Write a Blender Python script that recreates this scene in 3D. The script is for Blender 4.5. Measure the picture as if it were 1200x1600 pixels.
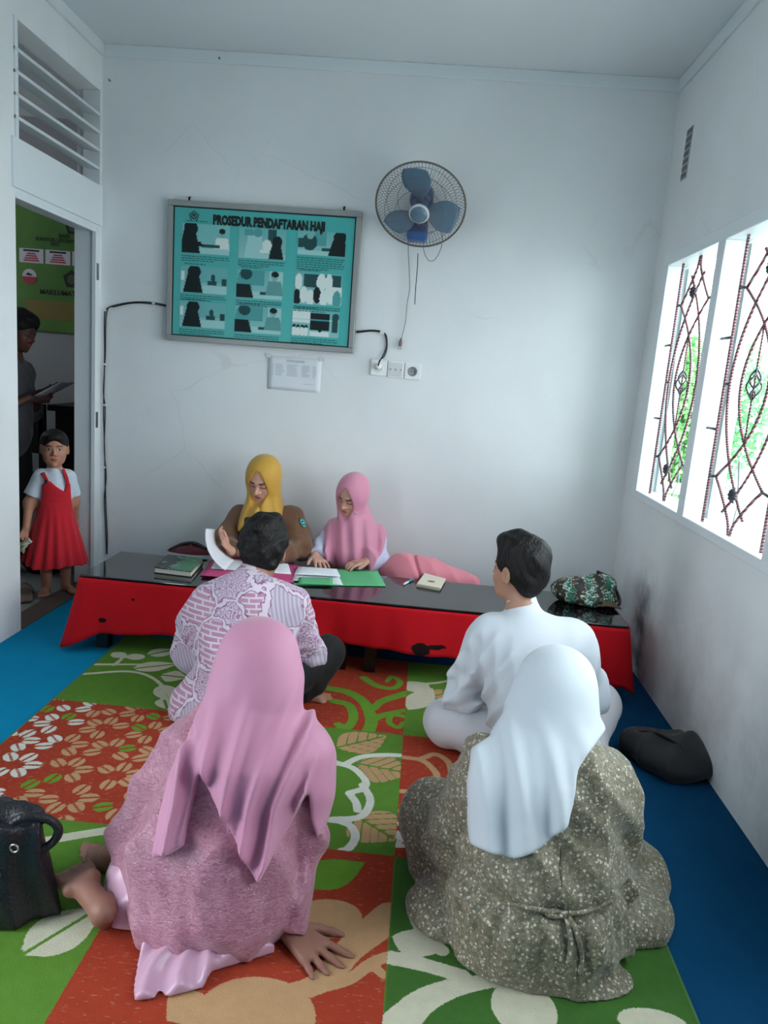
import bpy, math, random
import numpy as np
from mathutils import Vector, Matrix

for _o in list(bpy.data.objects):
    bpy.data.objects.remove(_o)
SC = bpy.context.scene
COL = SC.collection
rng = np.random.default_rng(7)

# ------------------------------------------------------------------ camera
CAM_H = 1.40
F_PX = 1152.0
def _n(v):
    v = np.asarray(v, float); return v / np.linalg.norm(v)
_Y = _n([71, -213, F_PX]); _D = _n([-489, 6070, F_PX]); _D = _n(_D - _Y * _D.dot(_Y)); _Z = -_D
_X = np.cross(_Y, _Z); _X = _X if _X[0] > 0 else -_X
ROT = np.stack([_X, _Y, _Z])            # camera (x right, y down, z ahead) -> room axes
CAMP = np.array([0.0, 0.0, CAM_H])
def ray(u, v): return ROT @ np.array([u - 600.0, v - 800.0, F_PX])
def onZ(u, v, z=0.0):
    d = ray(u, v); return CAMP + d * ((z - CAM_H) / d[2])
def onY(u, v, y):
    d = ray(u, v); return CAMP + d * (y / d[1])
def onX(u, v, x):
    d = ray(u, v); return CAMP + d * (x / d[0])
_r, _u, _b = ROT @ np.array([1, 0, 0.]), ROT @ np.array([0, -1., 0]), -(ROT @ np.array([0, 0, 1.]))
cam_d = bpy.data.cameras.new('camera'); cam = bpy.data.objects.new('camera', cam_d); COL.objects.link(cam)
cam_d.sensor_fit = 'VERTICAL'; cam_d.sensor_height = 36.0; cam_d.sensor_width = 27.0
cam_d.lens = F_PX / 1600 * 36.0; cam_d.clip_start = 0.02
cam.matrix_world = Matrix(((_r[0], _u[0], _b[0], 0), (_r[1], _u[1], _b[1], 0), (_r[2], _u[2], _b[2], CAM_H), (0, 0, 0, 1)))
SC.camera = cam

# ------------------------------------------------------------------ world, light, exposure
W = bpy.data.worlds.new('overcast'); SC.world = W; W.use_nodes = True
_bg = W.node_tree.nodes['Background']; _bg.inputs[0].default_value = (0.86, 0.95, 1.0, 1); _bg.inputs[1].default_value = 4.2
def add_portal(name, loc, rot, sx, sy):
    l = bpy.data.lights.new(name, 'AREA'); l.shape = 'RECTANGLE'; l.size = sx; l.size_y = sy
    l.cycles.is_portal = True
    o = bpy.data.objects.new(name, l); COL.objects.link(o); o.location = loc; o.rotation_euler = rot
    return o
XL, XR, YB, YF, ZC = -1.91, 1.17, 4.266, -1.6, 3.01
WIN_Y0, WIN_Y1, WIN_Z0, WIN_Z1 = 0.72, 4.04, 0.88, 2.05
add_portal('window_light_portal', (XR + 0.16, (WIN_Y0 + WIN_Y1) / 2, (WIN_Z0 + WIN_Z1) / 2), (0, math.radians(90), 0), WIN_Z1 - WIN_Z0, WIN_Y1 - WIN_Y0)
ENT_Y0, ENT_Y1, ENT_Z = 0.35, 1.20, 2.10
add_portal('entrance_light_portal', (XL - 0.14, (ENT_Y0 + ENT_Y1) / 2, ENT_Z / 2), (0, math.radians(-90), 0), ENT_Z, ENT_Y1 - ENT_Y0)
add_portal('back_room_light_portal', (-4.75, 4.90, 2.1), (0, math.radians(-90), 0), 0.6, 0.6)  # portal for the unseen opening added to light the back room
SC.view_settings.view_transform = 'Standard'; SC.view_settings.look = 'None'
SC.view_settings.exposure = 1.36; SC.view_settings.gamma = 1.0; SC.view_settings.use_curve_mapping = False
SC.cycles.max_bounces = 8; SC.cycles.diffuse_bounces = 5; SC.cycles.caustics_reflective = False; SC.cycles.caustics_refractive = False
SC.cycles.use_denoising = True

# ------------------------------------------------------------------ materials
MATS = {}
def srgb(h):
    h = h.lstrip('#'); c = [int(h[i:i + 2], 16) / 255 for i in (0, 2, 4)]
    return tuple(x / 12.92 if x <= 0.04045 else ((x + 0.055) / 1.055) ** 2.4 for x in c) + (1.0,)
class NT:
    def __init__(s, name):
        s.m = bpy.data.materials.new(name); s.m.use_nodes = True; s.t = s.m.node_tree
        s.b = s.t.nodes['Principled BSDF']; MATS[name] = s.m
    def n(s, typ, ins=None, **kw):
        nd = s.t.nodes.new('ShaderNode' + typ)
        for k, v in kw.items(): setattr(nd, k, v)
        for k, v in (ins or {}).items(): s.put(nd.inputs[k], v)
        return nd
    def put(s, sock, v):
        if isinstance(v, bpy.types.NodeSocket): s.t.links.new(v, sock)
        elif hasattr(v, 'outputs'): s.t.links.new(v.outputs[0], sock)
        else: sock.default_value = v
    def math(s, op, a, b=0.0, c=0.0, clamp=False):
        nd = s.t.nodes.new('ShaderNodeMath'); nd.operation = op; nd.use_clamp = clamp
        for i, v in enumerate((a, b, c)): s.put(nd.inputs[i], v)
        return nd.outputs[0]
    def mix(s, f, a, b, mode='MIX'):
        nd = s.t.nodes.new('ShaderNodeMix'); nd.data_type = 'RGBA'; nd.blend_type = mode
        s.put(nd.inputs[0], f); s.put(nd.inputs[6], a); s.put(nd.inputs[7], b)
        return nd.outputs[2]
    def step(s, v, lo, hi):
        nd = s.t.nodes.new('ShaderNodeMapRange'); nd.clamp = True
        s.put(nd.inputs[0], v); nd.inputs[1].default_value = lo; nd.inputs[2].default_value = hi
        return nd.outputs[0]
    def attr(s, name, out='Fac'):
        return s.n('Attribute', attribute_name=name).outputs[out]
    def coord(s, kind='Object'):
        return s.n('TexCoord').outputs[kind]
    def noise(s, scale, detail=2.0, vec=None, rough=0.5):
        nd = s.n('TexNoise', {'Scale': scale, 'Detail': detail, 'Roughness': rough}); s.put(nd.inputs['Vector'], vec if vec is not None else s.coord())
        return nd.outputs['Fac']
    def vor(s, scale, feature='F1', vec=None, out='Distance', rnd=1.0):
        nd = s.n('TexVoronoi', {'Scale': scale, 'Randomness': rnd}, feature=feature); s.put(nd.inputs['Vector'], vec if vec is not None else s.coord())
        return nd.outputs[out]
    def bump(s, h, strength=0.3, dist=0.01):
        nd = s.n('Bump', {'Strength': strength, 'Distance': dist, 'Height': h}); s.put(s.b.inputs['Normal'], nd)
    def set(s, col=None, rough=None, metal=None, spec=None, sheen=None, coat=None, sss=None, trans=None, alpha=None):
        for k, v in (('Base Color', col), ('Roughness', rough), ('Metallic', metal), ('Specular IOR Level', spec), ('Sheen Weight', sheen), ('Coat Weight', coat), ('Subsurface Weight', sss), ('Transmission Weight', trans), ('Alpha', alpha)):
            if v is not None: s.put(s.b.inputs[k], v)
        return s
def flat(name, col, rough=0.6, **kw):
    if name in MATS: return MATS[name]
    t = NT(name); t.set(col=srgb(col) if isinstance(col, str) else col, rough=rough, **kw); return t.m
def cloth(name, col, rough=0.8, var=0.12, scale=40, bump=0.15, sheen=0.2, **kw):
    t = NT(name); c = srgb(col); d = tuple(x * (1 - var) for x in c[:3]) + (1,)
    nz = t.noise(scale, 3); t.set(col=t.mix(nz, d, c), rough=rough, sheen=sheen, **kw)
    t.bump(t.noise(700, 2), bump, 0.002)
    return t.m

# ------------------------------------------------------------------ mesh helpers
def link(o, parent=None):
    COL.objects.link(o)
    if parent is not None: o.parent = parent
    return o
def tag(o, label=None, cat=None, group=None, kind=None):
    for k, v in (('label', label), ('category', cat), ('group', group), ('kind', kind)):
        if v: o[k] = v
    return o
def thing(name, loc, label, cat, group=None, rz=0.0):
    o = bpy.data.objects.new(name, None); o.empty_display_size = 0.05; o.location = loc; o.rotation_euler = (0, 0, rz)
    link(o); return tag(o, label, cat, group)
class MB:
    """collects faces of one mesh"""
    def __init__(s): s.v = []; s.f = []; s.mi = []; s.sm = []; s.cur = 0
    def add(s, vs, fs, smooth=False):
        b = len(s.v); s.v += [tuple(float(x) for x in p) for p in vs]
        for f in fs: s.f.append([i + b for i in f]); s.mi.append(s.cur); s.sm.append(smooth)
        return s
    def box(s, lo, hi):
        (a, b, c), (d, e, f) = lo, hi
        return s.add([(a, b, c), (d, b, c), (d, e, c), (a, e, c), (a, b, f), (d, b, f), (d, e, f), (a, e, f)],
                     [(0, 3, 2, 1), (4, 5, 6, 7), (0, 1, 5, 4), (1, 2, 6, 5), (2, 3, 7, 6), (3, 0, 4, 7)])
    def obox(s, c, ax, ay, az):
        c, ax, ay, az = map(np.asarray, (c, ax, ay, az)); vs = []
        for k in (-1, 1):
            for i, j in ((-1, -1), (1, -1), (1, 1), (-1, 1)): vs.append(c + i * ax + j * ay + k * az)
        return s.add(vs, [(0, 3, 2, 1), (4, 5, 6, 7), (0, 1, 5, 4), (1, 2, 6, 5), (2, 3, 7, 6), (3, 0, 4, 7)])
    def tube(s, pts, r, n=8, closed=False, cap=True):
        pts = np.asarray(pts, float); m = len(pts); rs = np.broadcast_to(np.asarray(r, float), (m,))
        t = np.gradient(pts, axis=0) if not closed else np.roll(pts, -1, 0) - np.roll(pts, 1, 0)
        t /= np.linalg.norm(t, axis=1)[:, None] + 1e-12
        up = np.array([0, 0, 1.]) if abs(t[0][2]) < 0.9 else np.array([1., 0, 0])
        u = np.cross(t[0], up); u /= np.linalg.norm(u); vs = []
        for i in range(m):
            u = u - t[i] * u.dot(t[i]); u /= np.linalg.norm(u) + 1e-12; w = np.cross(t[i], u)
            for k in range(n):
                a = 2 * math.pi * k / n; vs.append(pts[i] + rs[i] * (math.cos(a) * u + math.sin(a) * w))
        fs = []
        for i in range(m if closed else m - 1):
            j = (i + 1) % m
            for k in range(n): fs.append((i * n + k, i * n + (k + 1) % n, j * n + (k + 1) % n, j * n + k))
        if cap and not closed: fs += [tuple(range(n))[::-1], tuple((m - 1) * n + k for k in range(n))]
        return s.add(vs, fs, True)
    def lathe(s, prof, n=32, org=(0, 0, 0), ax=(0, 0, 1)):
        ax = _n(ax); u = np.cross(ax, [0, 0, 1.] if abs(ax[2]) < 0.9 else [1., 0, 0]); u = _n(u); w = np.cross(ax, u); o = np.asarray(org, float); vs = []
        for r, h in prof:
            for k in range(n):
                a = 2 * math.pi * k / n; vs.append(o + ax * h + r * (math.cos(a) * u + math.sin(a) * w))
        fs = [(i * n + k, i * n + (k + 1) % n, (i + 1) * n + (k + 1) % n, (i + 1) * n + k) for i in range(len(prof) - 1) for k in range(n)]
        return s.add(vs, fs, True)
    def grid(s, fn, nu, nv, smooth=True):
        vs = [fn(i / nu, j / nv) for j in range(nv + 1) for i in range(nu + 1)]
        return s.add(vs, [(j * (nu + 1) + i, j * (nu + 1) + i + 1, (j + 1) * (nu + 1) + i + 1, (j + 1) * (nu + 1) + i) for j in range(nv) for i in range(nu)], smooth)
    def poly(s, pts, ax_o, ax_u, ax_v, thick=0.0):
        o, u, v = map(np.asarray, (ax_o, ax_u, ax_v)); n = len(pts)
        a = [o + p[0] * u + p[1] * v for p in pts]
        if not thick: return s.add(a, [tuple(range(n))])
        w = _n(np.cross(u, v)) * thick; b = [q + w for q in a]
        return s.add(a + b, [tuple(range(n))[::-1], tuple(range(n, 2 * n))] + [(i, (i + 1) % n, n + (i + 1) % n, n + i) for i in range(n)])
    def build(s, name, mats, parent=None, bevel=0.0, solid=0.0):
        me = bpy.data.meshes.new(name); me.from_pydata(s.v, [], s.f)
        mats = mats if isinstance(mats, (list, tuple)) else [mats]
        for m in mats: me.materials.append(m)
        me.polygons.foreach_set('material_index', s.mi); me.polygons.foreach_set('use_smooth', s.sm); me.update()
        o = link(bpy.data.objects.new(name, me), parent)
        if solid: md = o.modifiers.new('solid', 'SOLIDIFY'); md.thickness = solid; md.offset = 0
        if bevel: md = o.modifiers.new('bevel', 'BEVEL'); md.width = bevel; md.segments = 2; md.limit_method = 'ANGLE'
        return o
def spline(pts, n=24):
    """Catmull-Rom through the points"""
    p = np.asarray(pts, float); p = np.vstack([2 * p[0] - p[1], p, 2 * p[-1] - p[-2]]); out = []
    k = len(p) - 3; per = max(2, n // k)
    for i in range(k):
        a, b, c, d = p[i:i + 4]
        for t in np.linspace(0, 1, per, endpoint=False):
            out.append(0.5 * (2 * b + (c - a) * t + (2 * a - 5 * b + 4 * c - d) * t * t + (3 * b - a - 3 * c + d) * t ** 3))
    out.append(p[-2]); return np.array(out)
def text(name, s, size, o, u, v, mat, parent=None, bold=0.0, sx=1.0, align='LEFT', lift=0.0006):
    cu = bpy.data.curves.new(name, 'FONT'); cu.body = s; cu.size = size; cu.offset = bold; cu.align_x = align; cu.resolution_u = 2
    t = bpy.data.objects.new(name, cu); COL.objects.link(t)
    me = bpy.data.meshes.new_from_object(t); COL.objects.unlink(t); bpy.data.objects.remove(t)
    u, v, o = np.asarray(u, float), np.asarray(v, float), np.asarray(o, float); w = np.cross(u, v)
    co = np.empty(len(me.vertices) * 3); me.vertices.foreach_get('co', co); co = co.reshape(-1, 3)
    co = o + co[:, :1] * sx * u + co[:, 1:2] * v + w * lift
    me.vertices.foreach_set('co', co.ravel()); me.materials.clear(); me.materials.append(mat); me.update()
    return link(bpy.data.objects.new(name, me), parent)
def np_mesh(name, V, Fq, mat, parent=None, cols=None, attrs=None, smooth=True):
    me = bpy.data.meshes.new(name); V = np.asarray(V, np.float32); Fq = np.asarray(Fq, np.int32)
    me.vertices.add(len(V)); me.vertices.foreach_set('co', V.ravel())
    nf = len(Fq); k = Fq.shape[1]
    me.loops.add(nf * k); me.loops.foreach_set('vertex_index', Fq.ravel())
    me.polygons.add(nf); me.polygons.foreach_set('loop_start', np.arange(0, nf * k, k, dtype=np.int32))
    me.polygons.foreach_set('use_smooth', np.full(nf, smooth))
    me.update(calc_edges=True)
    if cols is not None:
        a = me.color_attributes.new('Col', 'FLOAT_COLOR', 'POINT')
        c = np.ones((len(V), 4), np.float32); c[:, :3] = cols; a.data.foreach_set('color', c.ravel())
    for an, av in (attrs or {}).items():
        a = me.attributes.new(an, 'FLOAT', 'POINT'); a.data.foreach_set('value', np.asarray(av, np.float32))
    for m in (mat if isinstance(mat, (list, tuple)) else [mat]): me.materials.append(m)
    return link(bpy.data.objects.new(name, me), parent)
def grid_faces(nu, nv):
    i, j = np.meshgrid(np.arange(nu), np.arange(nv)); a = (j * (nu + 1) + i).ravel()
    return np.stack([a, a + 1, a + nu + 2, a + nu + 1], 1)

# ------------------------------------------------------------------ surface materials
def mat_wall(name, col='#e6e9ea', dirt=0.0, crack=True):
    t = NT(name); co = t.coord(); base = srgb(col)
    c = t.mix(t.step(t.noise(2.2, 4, co), 0.35, 0.75), base, tuple(x * 0.93 for x in base[:3]) + (1,))
    if crack:      # hairline plaster cracks: thin lines between very large cells, kept only in places
        wv = t.n('VectorMath', {0: co, 1: t.n('VectorMath', {0: t.n('TexNoise', {'Scale': 6.0, 'Detail': 4.0}).outputs['Color'], 1: (0.22, 0.22, 0.22)}, operation='MULTIPLY')}, operation='ADD')
        e = t.vor(1.15, 'DISTANCE_TO_EDGE', wv.outputs[0])
        ln = t.math('MULTIPLY', t.math('SUBTRACT', 1.0, t.step(e, 0.0012, 0.0045)), t.step(t.noise(1.3, 2, co), 0.5, 0.6))
        c = t.mix(t.math('MULTIPLY', ln, 0.10), c, srgb('#6f7275'))
    if dirt:       # scuffed, mouldy plaster low on the wall
        z = t.n('SeparateXYZ', {0: co}).outputs['Z']
        low = t.math('SUBTRACT', 1.0, t.step(z, 0.05, 0.75))
        d = t.math('MULTIPLY', low, t.step(t.noise(3.6, 6, co, 0.65), 0.42, 0.68))
        c = t.mix(t.math('MULTIPLY', d, dirt), c, srgb('#8b8078'))
        y = t.n('SeparateXYZ', {0: co}).outputs['Y']
        sy = t.math('SUBTRACT', 1.0, t.step(t.math('ABSOLUTE', t.math('SUBTRACT', y, 3.62)), 0.04, 0.20))
        sz = t.math('MULTIPLY', t.math('SUBTRACT', 1.0, t.step(z, 0.35, 0.62)), t.step(t.noise(7, 5, co), 0.25, 0.6))
        c = t.mix(t.math('MULTIPLY', t.math('MULTIPLY', sy, sz), 0.85), c, srgb('#3a3338'))
    t.set(col=c, rough=0.75, spec=0.2); t.bump(t.noise(60, 5, co), 0.12, 0.004)
    return t.m
M_wall = mat_wall('white_plaster'); M_wallr = mat_wall('white_plaster_scuffed', dirt=0.38)
M_ceil = flat('ceiling_paint', '#dde1e3', 0.8)
M_trim = flat('white_gloss_paint', '#dfe5e8', 0.35)
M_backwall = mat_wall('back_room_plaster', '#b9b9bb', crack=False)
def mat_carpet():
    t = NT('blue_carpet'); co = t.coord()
    nz = t.noise(9, 4, co); side = t.step(t.n('SeparateXYZ', {0: co}).outputs['X'], -.305, -.30)      # two widths of carpet meet under the rug: navy right, bright blue left with extra light put into its colour
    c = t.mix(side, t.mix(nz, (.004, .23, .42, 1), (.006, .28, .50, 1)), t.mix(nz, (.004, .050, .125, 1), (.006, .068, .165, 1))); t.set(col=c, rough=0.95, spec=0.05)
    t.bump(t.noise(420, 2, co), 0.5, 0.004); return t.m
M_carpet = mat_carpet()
def mat_tile():
    t = NT('pale_floor_tile'); co = t.coord(); br = t.n('TexBrick', {'Vector': co, 'Scale': 1.0, 'Mortar Size': 0.004, 'Brick Width': 0.4, 'Row Height': 0.4, 'Color1': srgb('#a9b0ae'), 'Color2': srgb('#a1a8a6'), 'Mortar': srgb('#6c706f')}, offset=0.0)
    t.set(col=br.outputs['Color'], rough=0.25); return t.m
M_tile = mat_tile()

def struct(name, mb, mat, parent=None, **kw):
    o = mb.build(name, mat, parent, **kw)
    if parent is None: o['kind'] = 'structure'
    return o
T = 0.13
DY0, DY1, DZ = 3.385, 4.20, 2.045          # doorway in the left wall
LZ0, LZ1 = 2.285, 2.77                     # louvred opening above it
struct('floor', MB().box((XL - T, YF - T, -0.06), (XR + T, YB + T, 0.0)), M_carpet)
struct('ceiling', MB().box((XL - T, YF - T, ZC), (XR + T, YB + T, ZC + 0.06)), M_ceil)
struct('wall_back', MB().box((XL - T, YB, 0), (XR + T, YB + T, ZC)), M_wall)
w = MB()
w.box((XR, YF, 0), (XR + T, YB, WIN_Z0)).box((XR, YF, WIN_Z1), (XR + T, YB, ZC))
w.box((XR, YF, WIN_Z0), (XR + T, WIN_Y0, WIN_Z1)).box((XR, WIN_Y1, WIN_Z0), (XR + T, YB, WIN_Z1))
struct('wall_right', w, M_wallr)
w = MB()
w.box((XL - T, YF, 0), (XL, ENT_Y0, ZC)).box((XL - T, ENT_Y1, 0), (XL, DY0, ZC)).box((XL - T, ENT_Y0, ENT_Z), (XL, ENT_Y1, ZC)).box((XL - T, DY0, LZ1), (XL, YB, ZC)).box((XL - T, 4.245, 0), (XL, YB, LZ1))
struct('wall_left', w, M_wall)
w = MB().box((XL, YF - T, 0), (XR, YF, ZC))      # wall behind the photographer; the open entrance is in the left wall, beside the camera
struct('wall_front', w, M_wall)
# painted timber: lintel beam, door frame, louvre frame
w = MB().box((XL - T, DY0 - 0.03, DZ + 0.03), (XL + 0.012, 4.258, LZ0)); struct('trim_1', w, M_trim, bevel=0.003)
w = MB()
w.box((XL - T + 0.005, DY1, 0), (XL - 0.0, DY1 + 0.045, DZ + 0.03)).box((XL - T + 0.005, DY0, DZ), (XL - 0.0, DY1, DZ + 0.03))
w.box((XL - 0.02, DY1 - 0.012, 0), (XL + 0.004, DY1, DZ)).box((XL - 0.02, DY0, DZ - 0.012), (XL + 0.004, DY1, DZ))
w.box((XL - T + 0.005, DY0 - 0.0005, 0), (XL - 0.03, DY0 + 0.022, DZ))
frame = struct('door_1', w, M_trim, bevel=0.002)
h = MB()
for z in (0.32, 1.05, 1.72): h.box((XL - 0.03, DY1 - 0.004, z), (XL + 0.0055, DY1 + 0.008, z + 0.085))
M_steel = flat('dull_steel', '#8d9296', 0.4, metal=0.9)
for z in (0.95, 1.78):
    MB().box((XL + 0.001, DY1 + 0.004, z), (XL + 0.006, DY1 + 0.026, z + 0.09)).build('hinge', M_steel, frame)
lv = struct('window_2', MB().box((XL - 0.09, DY0, LZ0), (XL + 0.008, DY0 + 0.025, LZ1)).box((XL - 0.09, 4.225, LZ0), (XL + 0.008, 4.25, LZ1)), M_trim, bevel=0.002)
M_slat = flat('slat_paint', '#cfd6d9', 0.5)
for z in (2.375, 2.468, 2.560, 2.650):
    MB().obox((XL - 0.035, (DY0 + 4.23) / 2, z), (0.045, 0, -0.006), (0, (4.23 - DY0) / 2, 0), (0.001, 0, 0.0075)).build('slat', M_slat, lv, bevel=0.002)
for i, (lo, hi) in enumerate((((XL, YB - 0.018, ZC - 0.062), (XR, YB, ZC)), ((XL, YF, ZC - 0.062), (XL + 0.018, YB - 0.018, ZC)), ((XR - 0.018, YF, ZC - 0.062), (XR, YB - 0.018, ZC)))):
    struct('trim_%d' % (i + 2), MB().box(lo, hi), M_trim, bevel=0.004)

# ------------------------------------------------------------------ the room beyond the doorway
BX0, BY0, BY1 = -4.6, 1.6, 5.60
struct('floor_back_room', MB().box((BX0, BY0, -0.06), (XL - T, BY1, -0.005)), M_tile)
struct('ceiling_back_room', MB().box((BX0, BY0, ZC), (XL - T, BY1, ZC + 0.06)), M_ceil)
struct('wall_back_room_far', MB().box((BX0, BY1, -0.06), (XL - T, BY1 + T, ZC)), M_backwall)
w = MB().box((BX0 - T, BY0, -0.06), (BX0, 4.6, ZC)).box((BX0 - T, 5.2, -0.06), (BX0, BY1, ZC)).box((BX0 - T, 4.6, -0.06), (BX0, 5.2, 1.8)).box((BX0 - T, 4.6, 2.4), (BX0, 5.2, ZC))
struct('wall_back_room_left', w, M_backwall)      # unseen opening added on this side to brighten the far wall and banner
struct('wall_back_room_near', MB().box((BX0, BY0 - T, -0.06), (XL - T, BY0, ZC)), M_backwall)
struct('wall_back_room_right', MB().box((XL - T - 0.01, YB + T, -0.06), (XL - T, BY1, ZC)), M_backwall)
struct('trim_5', MB().box((XL - T, DY0, -0.004), (XL, DY1, 0.004)), flat('wood_threshold', '#5d5048', 0.6))

# ------------------------------------------------------------------ window with wrought-iron grilles
PANES = [(3.33, 3.995), (2.47, 3.25), (1.62, 2.39), (0.77, 1.54)]
w = MB(); x0, x1 = XR - 0.012, XR + 0.10
w.box((x0, WIN_Y0 - 0.05, WIN_Z0 - 0.035), (x1 + 0.05, WIN_Y1 + 0.03, WIN_Z0 + 0.006)).box((x0, WIN_Y0 - 0.05, WIN_Z1 - 0.005), (x1, WIN_Y1 + 0.03, WIN_Z1 + 0.055))
edges = [WIN_Y1 + 0.03] + [v for a, b in PANES for v in (b, a)] + [WIN_Y0 - 0.05]
for k in range(0, len(edges), 2): w.box((x0, edges[k + 1], WIN_Z0), (x1, edges[k], WIN_Z1 - 0.005))
win = struct('window_1', w, M_trim, bevel=0.004)
def mat_glass():
    t = NT('window_glass'); tr = t.n('BsdfTransparent', {'Color': (0.88, 0.97, 0.95, 1)}); gl = t.n('BsdfGlossy', {'Roughness': 0.03})
    fr = t.n('Fresnel', {'IOR': 1.45}); mx = t.n('MixShader', {0: fr}); t.t.links.new(tr.outputs[0], mx.inputs[1]); t.t.links.new(gl.outputs[0], mx.inputs[2])
    t.t.links.new(mx.outputs[0], t.t.nodes['Material Output'].inputs[0]); return t.m
M_glass = mat_glass()
M_sash = flat('sash_paint', '#c9d8d4', 0.4)
for a, b in PANES:       # casements stand open, hinged on the far side
    wd, hz0, hz1 = b - a - 0.02, WIN_Z0 + 0.01, WIN_Z1 - 0.015
    ang = math.radians(72); dx, dy = math.sin(ang), -math.cos(ang); ox, oy = XR + 0.09, b - 0.012
    def P(s, z, off=0.0): return np.array([ox + dx * s - dy * off, oy + dy * s + dx * off, z])
    m = MB(); d = np.array([dx, dy, 0]); nn = np.array([-dy, dx, 0])
    for s in (0.025, wd - 0.025): m.obox(P(s, (hz0 + hz1) / 2), d * 0.025, nn * 0.016, (0, 0, (hz1 - hz0) / 2))
    for z in (hz0 + 0.028, hz1 - 0.028): m.obox(P(wd / 2, z), d * (wd / 2 - 0.05), nn * 0.016, (0, 0, 0.028))
    sash = m.build('casement_sash', M_sash, win)
    MB().obox(P(wd / 2, (hz0 + hz1) / 2), d * (wd / 2 - 0.05), nn * 0.002, (0, 0, (hz1 - hz0) / 2 - 0.056)).build('pane', M_glass, sash)
    MB().tube([(ox - 0.005, oy - 0.28, hz0 + 0.02), (ox + 0.07, oy - 0.12, hz0 + 0.07), (ox + 0.075, oy - 0.05, hz0 + 0.26)], 0.004, 6).build('stay_arm', M_steel, sash)
def mat_iron():
    t = NT('twisted_iron'); p = t.n('SeparateXYZ', {0: t.coord()}).outputs
    s = t.math('SINE', t.math('ADD', t.math('MULTIPLY', p['Z'], 520.0), t.math('MULTIPLY', p['Y'], 260.0)))
    c = t.mix(t.step(s, -0.15, 0.15), srgb('#7d2730'), srgb('#8f858b')); t.set(col=c, rough=0.45, metal=0.2); t.bump(s, 0.6, 0.004); return t.m
M_iron = mat_iron(); M_irond = flat('grey_iron', '#55515a', 0.5, metal=0.4)
def grille(a, b, label):
    gx = XR + 0.035; w_, h_ = b - a, WIN_Z1 - 0.005 - WIN_Z0; cy = (a + b) / 2
    g = thing('window_grille', (gx, cy, WIN_Z0), label, 'window grille', 'iron window grilles')
    def L(s, t): return np.array([0.0, s * w_, t * h_])
    def bar(pts, r=0.0062, m=M_iron, name='bar'): return MB().tube(pts, r, 6).build(name, m, g)
    for s in (-0.36, 0.36): bar([L(s, t) for t in np.linspace(0.001, 0.999, 3)])
    for q in (-1, 1):
        bar([L(q * 0.29 * (1 - ((t - 0.5) / 0.36) ** 2), t) for t in np.linspace(0.07, 0.93, 30)])
        bar([L(q * 0.15 * (1 - ((t - 0.5) / 0.19) ** 2), t) for t in np.linspace(0.18, 0.82, 30)])
        for t0, t1 in ((0.82, 0.999), (0.18, 0.001)):
            bar(spline([L(q * 0.275, t0), L(q * 0.15, t0 + (t1 - t0) * 0.35), L(q * 0.035, t0 + (t1 - t0) * 0.75), L(q * 0.01, t1)], 12))
            bar([L(q * 0.275, t0), L(q * 0.36, t0 + (0.008 if t0 > 0.5 else -0.008))], 0.006, M_irond, 'link_bar')
        bar([L(q * 0.29, 0.5), L(q * 0.36, 0.5)], 0.006, M_irond, 'link_bar')
        for t in (0.34, 0.66): bar([L(q * 0.36, t), L(q * 0.499, t)], 0.006, M_irond, 'link_bar')
    bar([L(0, 0.31), L(0, 0.69)], 0.004)
    bk = MB()
    for k in range(4):
        bk.tube([(0.028 * math.sin(math.pi * t) * math.cos(k * math.pi / 2 + 3.2 * t), 0.028 * math.sin(math.pi * t) * math.sin(k * math.pi / 2 + 3.2 * t), (0.45 + 0.10 * t) * h_) for t in np.linspace(0, 1, 9)], 0.004, 5)
    bk.build('basket_twist', M_irond, g)
    for t in (0.86, 0.14):
        m = MB(); c = L(0, t)
        for k in range(7):
            an = 2 * math.pi * k / 7; d = np.array([0, math.cos(an), math.sin(an)])
            m.tube([c + d * 0.004 + (-0.008, 0, 0), c + d * 0.018 + (-0.014, 0, 0), c + d * 0.032 + (-0.006, 0, 0)], [0.004, 0.010, 0.002], 6)
        m.build('rosette', M_irond, g)
    return g
for (a, b), lb in zip(PANES[:3], ('red twisted iron window grille in the pane nearest the room corner', 'red twisted iron window grille in the bright second pane, cut by the photo edge', 'red twisted iron window grille in the third pane, just out of the photo')):
    grille(a, b, lb)
# outside: yard, garden wall roof and shrubs seen through the panes
struct('ground_outside', MB().box((XR + T, -6, -0.25), (12, 14, -0.2)), flat('yard_concrete', '#b9bbb6', 0.9))
struct('ground_entrance', MB().box((-9, -6, -0.25), (XL - T, BY0 - T - .01, -0.06)), flat('yard_concrete_front', '#b9bbb6', 0.9))

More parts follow.
